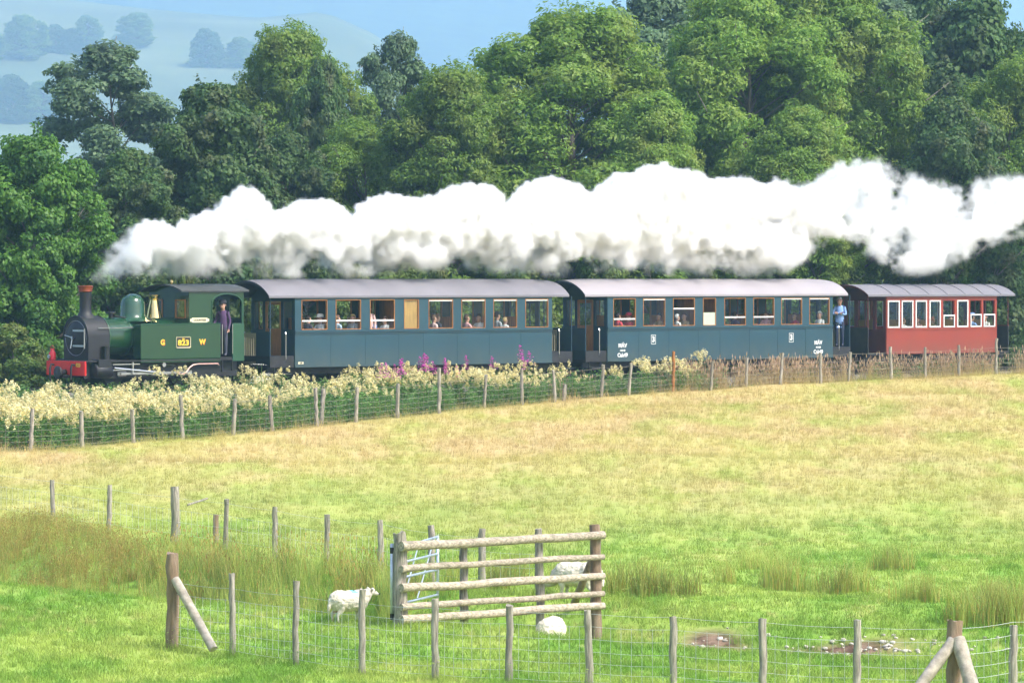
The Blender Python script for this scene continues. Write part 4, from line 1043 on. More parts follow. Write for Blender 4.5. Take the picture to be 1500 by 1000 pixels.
# round-rail barrier by the stream
A0, A1 = Vector((at_px(585, 67.2), 67.2)), Vector((at_px(884, 70.0), 70.0))
fb = empty('rail_barrier', (A0.x, A0.y, gz1(A0.x, A0.y)))
tag(fb, 'barrier of five pale round wooden rails on stout posts', 'barrier')
off = Vector(fb.location)
rows = [(800, 783), (832, 814), (861, 843), (888, 868), (906, 886)]
for i, (r0, r1) in enumerate(rows):
    a = Vector((A0.x+0.03, A0.y-0.12, EYE-(r0-408)*A0.y/6000)); c = Vector((A1.x, A1.y-0.12, EYE-(r1-408)*A1.y/6000)); rnd = random.Random(i)
    b = MB(); b.smooth = True; k = 9; r = (0.074, 0.056, 0.068, 0.054, 0.070)[i]
    b.tube([a.lerp(c, j/k)+Vector((0, 0, rnd.uniform(-.012, .012)))-off for j in range(k+1)], [r*rnd.uniform(.93, 1.05)*(1.08-0.16*j/k) for j in range(k+1)], 12)
    o = b.obj('rail', M['rail_pale'], fb); sharp(o.data, 50)
for px, row, r, m in ((586, 780, 0.12, 'post_grey'), (679, 800, 0.072, 'post_grey'), (791, 795, 0.075, 'post_grey'), (873, 768, 0.100, 'post_brown')):
    f = (px-585)/(884-585); q = A0.lerp(A1, f); q = Vector((at_px(px, q.y+0.05), q.y+0.05)); z = gz1(q.x, q.y); h = EYE-(row-408)*q.y/6000-z
    link('post', stake_mesh(r, h, 300+px, M[m], depth=0.2), fb, Vector((q.x, q.y, z))-off, (0, 0, px))
q0 = Vector((at_px(868, 70.2), 70.25, EYE-(818-408)*70.25/6000)); q1 = Vector((at_px(838, 71.4), 71.4, gz1(at_px(838, 71.4), 71.4)))
b = MB(); b.smooth = True; b.tube([q0-off, (q0+q1)/2-off, q1-off], 0.065, 10); b.obj('brace', M['post_brown'], fb)

# galvanised field gate hung on the barrier's thick post
fg = empty('field_gate', (at_px(577, 67.4), 67.4, gz1(at_px(577, 67.4), 67.4)))
tag(fg, 'galvanised metal field gate swung open behind the barrier post', 'gate')
off = Vector(fg.location); g0 = Vector((at_px(580, 67.4), 67.45)); g1 = Vector((at_px(641, 70.3), 70.3))
for i, (z0, z1) in enumerate(((804, 786), (826, 811), (848, 834), (868, 853), (886, 871))):
    a = Vector((g0.x, g0.y, EYE-(z0-408)*g0.y/6000)); c = Vector((g1.x, g1.y, EYE-(z1-408)*g1.y/6000))
    b = MB(); b.smooth = True; b.tube([a-off, c-off], 0.022, 8); b.obj('bar', M['galvanised'], fg)
for g, r0, r1 in ((g0, 800, 905), (g1, 784, 876)):
    b = MB(); b.smooth = True; b.tube([Vector((g.x, g.y, EYE-(r0-408)*g.y/6000))-off, Vector((g.x, g.y, EYE-(r1-408)*g.y/6000))-off], 0.026, 8); b.obj('stile', M['galvanised'], fg)
for f0, f1 in ((0.15, 0.55), (0.5, 0.92)):
    a = g0.lerp(g1, f0); c = g0.lerp(g1, f1)
    b = MB(); b.tube([Vector((a.x, a.y, EYE-(886-408)*g0.y/6000))-off, Vector((c.x, c.y, EYE-(786-408)*g1.y/6000))-off], 0.012, 6); b.obj('diagonal', M['galvanised'], fg)
hx = at_px(574, 67.3)
for row in (806, 903):
    b = MB(); z = EYE-(row-408)*67.3/6000; b.cyl(Vector((hx, 67.3, z-0.05))-off, Vector((hx, 67.3, z+0.05))-off, 0.035, n=10); b.tube([Vector((hx, 67.3, z))-off, Vector((at_px(590, 67.2), 67.25, z))-off], 0.014, 6); b.obj('hinge', M['frame_black'], fg)
b = MB(); b.smooth = True; b.tube([Vector((hx, 67.3, EYE-(796-408)*67.3/6000))-off, Vector((hx, 67.3, EYE-(908-408)*67.3/6000))-off], 0.030, 10); b.obj('hanging_stile', M['galvanised'], fg)

# a few posts of a fence beyond the last carriage
fr = empty('wire_fence', (at_px(1485, 163), 163, gz1(at_px(1485, 163), 163)))
tag(fr, 'short stretch of wire fence beyond the tail of the train', 'fence'); off = Vector(fr.location); P4 = []
for i, px in enumerate((1430, 1484, 1540)):
    Y = 161+i*1.6; x = at_px(px, Y); z = gz1(x, Y); link('fence_post', stake_mesh(0.06, 1.15, 400+i, M['post_grey']), fr, Vector((x, Y, z))-off, (0, 0.02*i, i)); P4.append(Vector((x, Y, z))-off)
stock_net(fr, P4, (0.5, 0.8, 1.05), 0, 0.006)

# bricks and stones by the stream
mat('brick_red', (0.36, 0.13, 0.085), 0.9, var=0.25, scale=15, bump=0.4)
mat('stream_stone', (0.52, 0.47, 0.40), 0.85, var=0.3, scale=6, bump=0.4, obj_var=0.3)
for i, (px, Y) in enumerate(((750, 68.4), (757, 68.5), (764, 68.45))):
    x = at_px(px, Y); b = MB(); b.cbox((0, 0, 0), (0.10, 0.20, 0.065), 0.006); o = b.obj('brick', M['brick_red'], None, (x, Y, gz1(x, Y)+0.26), (0.1, 0.08*i, 0.3+i)); tag(o, 'loose red brick under the barrier, '+('first', 'middle one', 'last')[i]+' of three along the bank', 'brick', 'red bricks on the bank')
rs = random.Random(21)
stones = []
for v in range(5):
    bm = bmesh.new(); bmesh.ops.create_icosphere(bm, subdivisions=2, radius=1)
    for w_ in bm.verts: w_.co = Vector((w_.co.x, w_.co.y*0.8, w_.co.z*0.55))*(1+0.25*noise.noise(w_.co*1.3+Vector((v*7, 0, 0))))
    b = MB(); b.smooth = True; b.bm(bm); stones.append(b.mesh('stone', M['stream_stone']))
for i in range(280):
    c = rs.random()
    if c < 0.62: X = rs.gauss(5.1, 0.85); Y = 67.5+rs.gauss(0, 0.4)
    elif c < 0.8: X = rs.gauss(7.0, 0.7); Y = 67.3+rs.gauss(0, 0.4)
    else: X = rs.gauss(3.6, 0.5); Y = 67.7+rs.gauss(0, 0.4)
    s = rs.uniform(0.015, 0.06)
    o = link('stone', stones[i % 5], None, (X, Y, gz1(X, Y)+s*0.2), (rs.uniform(-.3, .3), rs.uniform(-.3, .3), rs.uniform(0, 6)), (s, s, s))
    tag(o, 'small pale stone lying in the stream bed', 'stone', 'stones in the stream bed')

# sheep
mat('fleece', (0.68, 0.62, 0.50), 0.95, var=0.10, scale=7, bump=1.0, bscale=28, dirt=(0.46, 0.37, 0.26), dirt_scale=3.5, dirt_amt=0.65)
mat('sheep_face', (0.70, 0.64, 0.54), 0.8, var=0.1, scale=9)
mat('sheep_dark', (0.05, 0.04, 0.035), 0.6)
mat('blue_mark', (0.22, 0.62, 0.72), 0.9, var=0.2, scale=20)
mat('sheep_pink', (0.62, 0.42, 0.36), 0.8)
def sheep(loc, rz, label, head_down=0.0, mark=True, scale=1.0):
    """x forward; back 0.66 m high"""
    root = empty('sheep', loc, rz); root.scale = (scale,)*3; tag(root, label, 'sheep', 'sheep by the stream')
    hd = head_down; q = MB()
    def ell(c, r):
        bm = bmesh.new(); bmesh.ops.create_uvsphere(bm, u_segments=20, v_segments=12, radius=1)
        for v in bm.verts: v.co = Vector((v.co.x*r[0]+c[0], v.co.y*r[1]+c[1], v.co.z*r[2]+c[2]))
        q.bm(bm)
    ell((0, 0, .465), (.40, .235, .235)); ell((-.26, 0, .475), (.26, .235, .24)); ell((.24, 0, .475), (.22, .215, .235))
    q.tube([(.26, 0, .50), (.42, 0, .60-.2*hd), (.52, 0, .70-.44*hd)], [.19, .145, .085], 14)
    ell((.57, 0, .70-.46*hd), (.105, .068, .075)); q.tube([(.58, 0, .69-.46*hd), (.68, 0, .655-.46*hd), (.735, 0, .635-.46*hd)], [.065, .052, .036], 12)
    for s_ in (-1, 1):
        q.tube([(-.30, s_*.11, .42), (-.30, s_*.125, .27), (-.385, s_*.12, .17), (-.37, s_*.12, .05), (-.35, s_*.12, .0)], [.13, .065, .036, .028, .034], 10)
        q.tube([(.26, s_*.10, .40), (.25, s_*.11, .21), (.265, s_*.11, .16), (.26, s_*.11, .05), (.28, s_*.11, .0)], [.10, .042, .036, .028, .034], 10)
    q.tube([(-.48, 0, .50), (-.53, 0, .38), (-.535, 0, .25)], [.06, .045, .03], 10)
    tmp = q.obj('body', M['fleece']); tmp.data.materials.clear()
    md = tmp.modifiers.new('join', 'REMESH'); md.mode = 'VOXEL'; md.voxel_size = 0.017; md = tmp.modifiers.new('soft', 'SMOOTH'); md.factor = 0.5; md.iterations = 5
    me = bpy.data.meshes.new_from_object(tmp.evaluated_get(bpy.context.evaluated_depsgraph_get())); bpy.data.objects.remove(tmp)
    for m in ('fleece', 'sheep_face', 'sheep_dark', 'blue_mark', 'sheep_pink'): me.materials.append(M[m])
    zh = .64-.44*head_down
    for v in me.vertices:
        c = v.co
        if c.z > .22 and c.x < .52: v.co = c + v.normal*(0.016*noise.noise(c*14)+0.010*noise.noise(c*38))
    for p in me.polygons:
        c = p.center; p.use_smooth = True
        if c.x > .56: p.material_index = 1
        if c.z < .20 or (c.z < .30 and abs(c.y) > .10 and c.x > .2): p.material_index = 1
        if c.z < .03: p.material_index = 2
        if mark and c.z > .64 and -.02 < c.x < .14 and abs(c.y) < .17: p.material_index = 3
        if -.38 < c.x < -.16 and c.z < .29 and abs(c.y) < .10: p.material_index = 4
    link('body', me, root)
    hz = .71-.44*head_down
    for s in (-1, 1):
        b = MB(); b.smooth = True; b.tube([(.545, s*.05, hz+.04), (.53, s*.10, hz+.055), (.515, s*.155, hz+.04)], [.022, .036, .008], 8); b.obj('ear', M['sheep_face'], root)
        b = MB(); b.smooth = True; b.lathe([(0, -.014), (.011, -.008), (.014, 0), (.011, .008), (0, .014)], 8, (.625, s*.062, hz+.012), 'y'); b.obj('eye', M['sheep_dark'], root)
    b = MB(); b.smooth = True; b.lathe([(0, -.012), (.022, -.006), (.022, .006), (0, .012)], 10, (.772, 0, zh+.004), 'x'); b.obj('nose', M['sheep_dark'], root)
    return root
def put_sheep(px, Y, rz, label, lift=0.0, **k): x = at_px(px, Y); return sheep((x, Y, gz1(x, Y)-0.02+lift), rz, label, **k)
put_sheep(512, 68.3, R(34), 'white sheep with a blue mark standing beside the gate post', scale=0.76, head_down=0.12)
put_sheep(845, 72.6, R(152), 'sheep seen through the right end of the wooden barrier', head_down=0.9, mark=False, scale=0.95)
put_sheep(808, 68.5, R(80), 'sheep rump showing above the bank below the barrier', head_down=0.95, mark=False, scale=0.98, lift=0.20)
# ---------------------------------------------------------------- trees
leafmat('leaf_ash', (0.140, 0.270, 0.036), (0.250, 0.385, 0.060), 0.45, big=(0.28, 0.35, 0.070), bigscale=0.5)
leafmat('leaf_dark', (0.060, 0.140, 0.036), (0.120, 0.210, 0.055), 0.38, rough=0.55, big=(0.11, 0.13, 0.05), bigscale=0.7, spec=0.3)
leafmat('leaf_fresh', (0.085, 0.215, 0.026), (0.150, 0.290, 0.042), 0.42, big=(0.05, 0.14, 0.03), bigscale=0.6)
leafmat('leaf_grey', (0.125, 0.215, 0.100), (0.205, 0.305, 0.140), 0.42, big=(0.08, 0.13, 0.08), bigscale=0.6)
leafmat('leaf_shrub', (0.090, 0.180, 0.030), (0.190, 0.260, 0.050), 0.38, big=(0.20, 0.19, 0.06), bigscale=0.9)
mat('bark', (0.22, 0.19, 0.16), 0.9, var=0.4, scale=6, stretch=(3, 3, 0.5), bump=0.6, bscale=20)

def leaves(rs, centres, normals, size, jitter, aspect=0.55, droop=0.0):
    """diamond leaf faces at the centres, facing roughly along the normals"""
    n = len(centres)
    nrm = normals + rs.normal(0, jitter, (n, 3)); nrm /= np.linalg.norm(nrm, axis=1, keepdims=True)+1e-9
    a = rs.normal(0, 1, (n, 3)); a[:, 2] -= droop
    a -= nrm*(a*nrm).sum(1, keepdims=True); a /= np.linalg.norm(a, axis=1, keepdims=True)+1e-9
    b = np.cross(nrm, a)
    s = (size*rs.uniform(0.65, 1.35, n))[:, None]
    fold = nrm*s*0.12
    v = np.stack([centres-a*s*0.5, centres+b*s*aspect*0.5+fold, centres+a*s*0.5, centres-b*s*aspect*0.5+fold], 1)
    return v.reshape(-1, 3)

def quad_mesh(name, v, m):
    n = len(v)//4
    me = bpy.data.meshes.new(name)
    me.vertices.add(len(v)); me.vertices.foreach_set('co', v.astype(np.float32).ravel())
    me.loops.add(len(v)); me.loops.foreach_set('vertex_index', np.arange(len(v), dtype=np.int32))
    me.polygons.add(n); me.polygons.foreach_set('loop_start', np.arange(0, len(v), 4, dtype=np.int32))
    me.update(calc_edges=True); me.materials.append(m); return me

def tree_meshes(seed, H, Rw, base, lobes, clumps, per, leaf, m, prof='round', droop=0.0, clump_r=0.55, trunk_r=0.22, stems=1, aspect=0.55):
    """one tree of height H and crown radius Rw: (trunk mesh, crown mesh)"""
    rs = np.random.RandomState(seed); rnd = random.Random(seed)
    def rad(h):
        if prof == 'round': return math.sqrt(max(0.02, 1-((h-0.42)/0.60)**2))
        if prof == 'tall': return (0.55+0.45*math.sin(min(1, h*1.25)*PI))*math.sqrt(max(0.03, 1-max(0, (h-0.55)/0.47)**2))
        return math.sqrt(max(0.03, 1-(h-0.12)**2/0.82))        # dome to the ground
    C = []
    for k in range(lobes):
        h = ((k+0.5)/lobes)**0.85; h = min(0.97, max(0.02, h+rnd.uniform(-0.06, 0.06)))
        a = k*2.399963+rnd.uniform(-0.5, 0.5); r = Rw*rad(h)*(0.25+0.60*((k*0.618) % 1.0)**0.6) if h < 0.93 else Rw*rad(h)*rnd.uniform(0, 0.3)
        lr = Rw*rnd.uniform(0.17, 0.38)*(1-0.25*h)
        C.append((Vector((math.cos(a)*r, math.sin(a)*r, H*(base+(1-base)*h)-lr*0.55)), lr))
    cs, ns = [], []
    for c, lr in C:
        for q in range(clumps):
            u = rnd.uniform(-0.9, 1.0); a = rnd.uniform(0, 2*PI); s = math.sqrt(1-u*u)
            out = Vector((c.x, c.y, 0)); out = out.normalized() if out.length > 0.1 else Vector((0, 0, 1))
            d = Vector((s*math.cos(a), s*math.sin(a), u)) + out*0.35; d.normalize()
            k_ = rnd.uniform(0.60, 1.22); cc = c + Vector((d.x*lr, d.y*lr, d.z*lr*0.78))*k_
            cr = clump_r*rnd.uniform(0.6, 1.25)
            m_ = int(per*rnd.uniform(0.6, 1.3))
            p = rs.normal(0, 1, (m_, 3)); p /= np.linalg.norm(p, axis=1, keepdims=True); p[:, 2] = p[:, 2]*0.8+0.1
            p *= rs.uniform(0.45, 1.0, (m_, 1))**0.6
            q3 = p*np.array([cr, cr, cr*0.75])
            cs.append(q3+np.array(cc)); ns.append(p*0.8+np.array(d)*0.5+np.array([0, 0, 0.55]))
    # loose sprays that break the outline
    for k in range(lobes*5):
        c, lr = C[rnd.randrange(lobes)]; d = np.array(Vector((rnd.gauss(0, 1), rnd.gauss(0, 1), rnd.gauss(0.3, 0.8))).normalized())
        m_ = int(per*0.16); tt = rs.uniform(0.9, 1.34, m_)
        cs.append(np.array(c)+d*lr*tt[:, None]+rs.normal(0, 0.10, (m_, 3))); ns.append(np.tile(d+np.array([0, 0, .6]), (m_, 1)))
    P = np.concatenate(cs); Nn = np.concatenate(ns)
    ok = P[:, 2] > 0.05
    crown = quad_mesh('crown', leaves(rs, P[ok], Nn[ok], leaf, 0.55, aspect, droop), m)
    b = MB(); b.smooth = True
    for st in range(stems):
        ox, oy = (rnd.uniform(-.5, .5), rnd.uniform(-.5, .5)) if stems > 1 else (0, 0)
        tp = [(ox, oy, -0.4)]; x, y = ox, oy
        for k in range(1, 8):
            x += rnd.uniform(-.12, .12)*H/10; y += rnd.uniform(-.12, .12)*H/10; tp.append((x, y, H*0.86*k/7))
        b.tube(tp, [trunk_r*(1.25 if k == 0 else 1)*(1-k/7*0.88) for k in range(8)], 8)
        for i, (c, lr) in enumerate(C):
            if i % stems != st: continue
            hz = max(0.15*H, c.z-lr*1.2-abs(c.x)*0.5); f = min(6.8, hz/(H*0.86)*7); k0 = int(f); p0 = Vector(tp[k0]).lerp(Vector(tp[min(7, k0+1)]), f-k0)
            mid = p0.lerp(c, 0.55)+Vector((rnd.uniform(-.2, .2), rnd.uniform(-.2, .2), rnd.uniform(-.1, .3)))
            r0 = max(0.035, trunk_r*(1-f/7*0.88)*0.55)
            b.tube([p0, mid, c, c+(c-mid)*(0.95 if i % 3 == 0 else 0.5)+Vector((0, 0, .1))], [r0, r0*0.6, r0*0.32, 0.012], 6)
            for q in range(3):
                e = c+Vector((rnd.uniform(-1, 1), rnd.uniform(-1, 1), rnd.uniform(-.2, 1)))*lr*0.85
                b.tube([mid.lerp(c, .6), (mid.lerp(c, .6)+e)/2+Vector((0, 0, .12)), e], [r0*0.3, r0*0.2, 0.008], 4)
    return b.mesh('trunk', M['bark']), crown

KINDS = {
 'ash':    tree_meshes(1, 14.5, 4.4, 0.10, 78, 19, 125, 0.190, M['leaf_ash'], 'round', droop=0.5, clump_r=0.62, trunk_r=0.30, aspect=0.42),
 'ash_b':  tree_meshes(2, 14.5, 4.2, 0.12, 72, 19, 125, 0.190, M['leaf_ash'], 'tall', droop=0.5, clump_r=0.60, trunk_r=0.28, aspect=0.42),
 'syc':    tree_meshes(3, 11.5, 4.2, 0.04, 64, 18, 120, 0.190, M['leaf_dark'], 'dome', clump_r=0.55, trunk_r=0.26, aspect=0.8),
 'fresh':  tree_meshes(4, 9.0, 3.6, 0.0, 52, 17, 125, 0.195, M['leaf_fresh'], 'dome', clump_r=0.52, trunk_r=0.18, stems=2),
 'grey':   tree_meshes(5, 14.5, 3.0, 0.22, 36, 15, 110, 0.22, M['leaf_grey'], 'round', droop=0.3, clump_r=0.58, trunk_r=0.22),
 'shrub':  tree_meshes(6, 4.0, 2.0, 0.0, 16, 14, 110, 0.17, M['leaf_shrub'], 'dome', clump_r=0.38, trunk_r=0.07, stems=3),
}
def place_tree(kind, px, Y, top, wide, rz, label, name='tree', group='trees behind the railway', cat='tree', z=None):
    """px, Y: bearing (in pixels of the 1500 wide photograph) and depth; top: crown height in metres; wide: crown width in metres"""
    x = (px-750)/6000*Y
    tr, cr = KINDS[kind]
    H0 = max(v.co.z for v in cr.vertices) if 'h' not in cr else cr['h']
    if 'h' not in cr:
        cr['h'] = H0; co = np.zeros(len(cr.vertices)*3, np.float32); cr.vertices.foreach_get('co', co); cr['w'] = float(np.percentile(np.hypot(co[0::3], co[1::3]), 97)*2)
    zz = gz1(x, Y) if z is None else z
    o = empty(name, (x, Y, zz), rz); o.scale = (wide/cr['w'], wide/cr['w'], top/H0)
    link('trunk', tr, o); link('crown', cr, o)
    tag(o, label, cat, group); return o
S = lambda py, Y: EYE-(py-408)*Y/6000        # world height of an image row at a depth
TREES = [
 # kind, px, Y, top row, width px, label
 ('fresh', 52, 137, 178, 235, 'bright green leafy tree reaching the ground beside the engine front'),
 ('fresh', -70, 141, 150, 230, 'green tree cut off by the photo edge beyond the engine'),
 ('grey', 160, 205, 58, 215, 'pale hazy tree with gaps in its crown, alone against the far hill'),
 ('syc', 305, 160, 108, 255, 'dark glossy broadleaf tree rising behind the brass safety valve cover'),
 ('syc', 185, 152, 205, 205, 'low dark tree between the bright leafy tree and the tall glossy one'),
 ('ash', 425, 186, 22, 260, 'light green feathery tree behind the first steam puffs'),
 ('syc', 478, 176, 72, 150, 'blue-green dense tree in front of the light feathery one'),
 ('grey', 585, 192, 44, 135, 'slender grey-green tree with twin tops against the blue hill'),
 ('ash', 525, 165, 165, 220, 'shaded green tree below the slender twin-topped one'),
 ('syc', 420, 163, 180, 190, 'shaded green tree above the front of the first carriage roof'),
 ('ash', 662, 163, 82, 260, 'round-shouldered mid green tree on the side of the tallest ash'),
 ('ash', 840, 166, -8, 370, 'tall spreading ash tree, largest crown above the first blue carriage'),
 ('grey', 965, 190, -25, 240, 'airy grey-green tree with sky showing between two big ashes'),
 ('ash', 1085, 170, -38, 330, 'tall yellow-green ash with bare limbs above the white roofed carriage'),
 ('ash', 1215, 173, -60, 330, 'tall light green ash beside the one with bare limbs'),
 ('ash_b', 960, 163, 130, 230, 'lower ash crown filling in between the two tallest ones'),
 ('ash_b', 1170, 164, 150, 230, 'lower light green crown above the red and blue carriages'),
 ('grey', 1300, 196, -10, 220, 'grey-green tree behind the dark domed tree'),
 ('syc', 1385, 163, 128, 225, 'dark domed tree above the red carriage'),
 ('syc', 1430, 186, -30, 300, 'tall dark tree rising behind the dark domed tree'),
 ('ash', 1490, 171, 68, 240, 'light green tree cut by the photo edge above the last carriage'),
 ('fresh', 1500, 166, 330, 190, 'dull green bushy tree beyond the tail of the train'),
 ('syc', 1590, 175, 60, 250, 'dark tree outside the edge beyond the tail of the train'),
 ('ash', 1150, 198, -70, 260, 'light tree top showing behind the two tallest ashes'),
 ('syc', 1360, 202, -60, 240, 'dark tree top rising behind the gap above the red carriage'),
 ('grey', 1035, 200, -40, 200, 'grey-green tree top between the sky gap and the bare-limbed ash'),
 ('syc', 660, 186, 220, 260, 'dark wood-edge tree deep behind the first blue carriage'),
 ('syc', 800, 190, 200, 260, 'dark wood-edge tree deep behind the tallest ash'),
 ('syc', 1060, 192, 200, 280, 'dark wood-edge tree deep behind the white roof'),
 ('syc', 1250, 188, 200, 250, 'dark wood-edge tree deep behind the gap before the red carriage'),
 ('syc', 320, 190, 240, 260, 'dark wood-edge tree deep behind the engine cab'),
 ('syc', 70, 175, 230, 300, 'dark wood-edge tree deep behind the bright leafy tree'),
]
for i, (k, px, Y, row, wpx, lab) in enumerate(TREES):
    g = gz1((px-750)/6000*Y, Y)
    place_tree(k, px, Y, S(row, Y)-g, wpx*Y/6000, i*1.3, lab)
SHRUBS = [(265, 143, 325, 60, 'yellow-flowered bush behind the engine under the first steam puff'), (190, 141, 440, 70, 'bush behind the engine boiler'),
 (385, 147, 375, 90, 'bush behind the engine cab roof'), (520, 151, 380, 110, 'bush half hidden by steam over the first carriage'),
 (640, 153, 375, 90, 'bush showing under the steam at the middle of the first carriage'), (770, 156, 372, 110, 'bush seen through steam near the carriage ends'),
 (890, 157, 368, 90, 'bush beneath the steam over the front of the white roof'), (1035, 161, 378, 70, 'bright green bush peeping between steam and white roof'),
 (1150, 163, 372, 100, 'bush below the steam near the rear of the white roof'), (1250, 166, 372, 90, 'yellow-green bush where the two rear carriages meet'),
 (1400, 170, 395, 130, 'bush behind the red carriage roof'), (1478, 170, 430, 110, 'bush beyond the last carriage balcony'), (20, 134, 470, 120, 'low bush in front of the bright leafy tree')]
for i, (px, Y, row, wpx, lab) in enumerate(SHRUBS):
    g = gz1((px-750)/6000*Y, Y)
    place_tree('shrub', px, Y, max(1.2, S(row, Y)-g), wpx*Y/6000, i*0.9, lab, 'bush', 'bushes along the far side of the railway', 'bush')
# trees standing on the far hill
HILL = [(35, 20, 88, 72, 'ash', 'hazy blue tree with a round crown near the top corner of the hill'), (82, 34, 76, 52, 'syc', 'hazy blue tree joined to its neighbour on the hillside'),
        (128, 21, 74, 46, 'ash', 'hazy blue tree with a bare lower trunk on the hillside'), (106, 40, 80, 44, 'syc', 'faint hazy tree tucked between two others on the hillside'),
        (201, 17, 70, 60, 'ash', 'hazy blue tree standing alone above the pale leafy tree'), (300, 40, 98, 56, 'syc', 'hazy blue tree on the pale slope beside the feathery tree'),
        (352, 54, 100, 50, 'ash', 'faint hazy tree half behind the feathery tree'), (18, 108, 178, 80, 'syc', 'dense blue tree low on the hill by the photo edge'),
        (62, 116, 178, 66, 'ash', 'dense blue tree low on the hill beside the pale leafy tree'), (-25, 40, 92, 66, 'ash', 'hazy tree cut by the photo edge on the hillside')]
for i, (px, top, base, wpx, k, lab) in enumerate(HILL):
    best = None
    for Y in np.arange(960*HS, 1790*HS, 8.0):
        x = (px-750)/6000*Y; g = hill_z(x, Y); row = 408-(g-EYE)*6000/Y
        if best is None or abs(row-base) < best[0]: best = (abs(row-base), Y, g)
    _, Y, g = best
    place_tree(k, px, Y, (base-top)*Y/6000+1, wpx*Y/6000, i*2.1, lab, 'hill_tree', 'trees on the far hill', z=g-1.0)
# ---------------------------------------------------------------- grass, rushes, flowers
def grassmat(name):
    m = bpy.data.materials.new(name); m.use_nodes = True; t = m.node_tree; p = t.nodes['Principled BSDF']
    col, N, L, mr, mixc, nz = pasture_nodes(t)
    g = N('ShaderNodeNewGeometry'); hs = N('ShaderNodeHueSaturation')
    oi = N('ShaderNodeObjectInfo')
    L(mr(oi.outputs['Random'], 0, 1, 0.75, 1.25), hs.inputs['Value']); L(col, hs.inputs['Color'])
    L(hs.outputs[0], p.inputs['Base Color']); p.inputs['Roughness'].default_value = 0.6; p.inputs['Specular IOR Level'].default_value = 0.2
    tr = N('ShaderNodeBsdfTranslucent'); L(hs.outputs[0], tr.inputs[0]); ms = N('ShaderNodeMixShader'); ms.inputs[0].default_value = 0.35
    L(p.outputs[0], ms.inputs[1]); L(tr.outputs[0], ms.inputs[2]); L(ms.outputs[0], t.nodes['Material Output'].inputs['Surface'])
    MATS[name] = m; return m
grassmat('grass_blade')
leafmat('rush_stem', (0.19, 0.34, 0.060), (0.50, 0.48, 0.12), 0.3, obj_var=0.3)
leafmat('rush_brown', (0.34, 0.30, 0.07), (0.46, 0.30, 0.09), 0.3, obj_var=0.25)
leafmat('dry_stem', (0.44, 0.29, 0.15), (0.52, 0.40, 0.20), 0.3, obj_var=0.25)
leafmat('seed_head', (0.48, 0.30, 0.19), (0.58, 0.44, 0.28), 0.3, obj_var=0.2)
leafmat('herb_leaf', (0.085, 0.200, 0.040), (0.170, 0.310, 0.070), 0.35, obj_var=0.25)
leafmat('sweet_flower', (0.80, 0.69, 0.33), (0.88, 0.82, 0.50), 0.3, obj_var=0.12)
leafmat('pink_flower', (0.62, 0.05, 0.42), (0.74, 0.12, 0.56), 0.3, obj_var=0.1)
leafmat('umbel_flower', (0.78, 0.77, 0.70), (0.82, 0.80, 0.74), 0.3)

def blade(b, rnd, x, y, h, w_, lean, k=2):
    a = rnd.uniform(0, 2*PI); dx, dy = math.cos(a)*lean*h, math.sin(a)*lean*h; q = a+rnd.uniform(-1.5, 1.5); px, py = math.cos(q)*w_/2, math.sin(q)*w_/2
    vs, fs = [], []
    for i in range(k+1):
        f = i/k; wv = 1-f*0.85
        vs += [(x+dx*f*f-px*wv, y+dy*f*f-py*wv, h*f*(1-0.12*lean*f)), (x+dx*f*f+px*wv, y+dy*f*f+py*wv, h*f*(1-0.12*lean*f))]
    for i in range(k): fs.append((2*i, 2*i+1, 2*i+3, 2*i+2))
    b.add(vs, fs); return (x+dx, y+dy, h*(1-0.12*lean))
def proto(name, fn, mats, n):
    col = bpy.data.collections.new(name)
    for s in range(n):
        b = MB(); fn(b, random.Random(s*13+7))
        me = bpy.data.meshes.new(name); me.from_pydata(b.v, [], b.f)
        for m in mats: me.materials.append(M[m])
        me.polygons.foreach_set('material_index', b.m)
        col.objects.link(bpy.data.objects.new(name, me))
    return col
def tuft(b, r):
    for k in range(13): blade(b, r, r.gauss(0, .05), r.gauss(0, .05), r.uniform(.04, .10), r.uniform(.007, .014), r.uniform(.2, .9))
def field_tuft(b, r):
    for k in range(11): blade(b, r, r.gauss(0, .08), r.gauss(0, .08), r.uniform(.08, .22), r.uniform(.008, .014), r.uniform(.2, .8))
    for k in range(4):
        t = blade(b, r, r.gauss(0, .08), r.gauss(0, .08), r.uniform(.22, .36), .007, r.uniform(.05, .35)); leafq(b, r, t, .06, .016)
def leafq(b, r, c, L_, W_, up=0.2):
    a = r.uniform(0, 2*PI); d = Vector((math.cos(a), math.sin(a), up)).normalized()*L_; s = Vector((-math.sin(a), math.cos(a), r.uniform(-.6, .6)))*W_/2; c = Vector(c)
    b.add([c-d*.5, c+s, c+d*.5, c-s], [(0, 1, 2, 3)])
def vleaf(b, r, c, h, w_):
    a = r.uniform(0, 2*PI); s = Vector((math.cos(a), math.sin(a), 0))*w_/2; c = Vector(c); u = Vector((r.uniform(-.2, .2), r.uniform(-.2, .2), 1))*h
    b.add([c, c+u*.5+s, c+u, c+u*.5-s], [(0, 1, 2, 3)])
def rush(b, r):
    for k in range(46): b.k = 0; blade(b, r, r.gauss(0, .10), r.gauss(0, .10), r.uniform(.45, .95), .013, r.uniform(.05, .42), 3)
def rush_b(b, r):
    for k in range(40):
        b.k = 1 if r.random() < .6 else 0; t = blade(b, r, r.gauss(0, .13), r.gauss(0, .13), r.uniform(.45, .95), .012, r.uniform(.05, .45), 3)
        if r.random() < .4: b.k = 1; vleaf(b, r, (t[0], t[1], t[2]-.08), .09, .03)
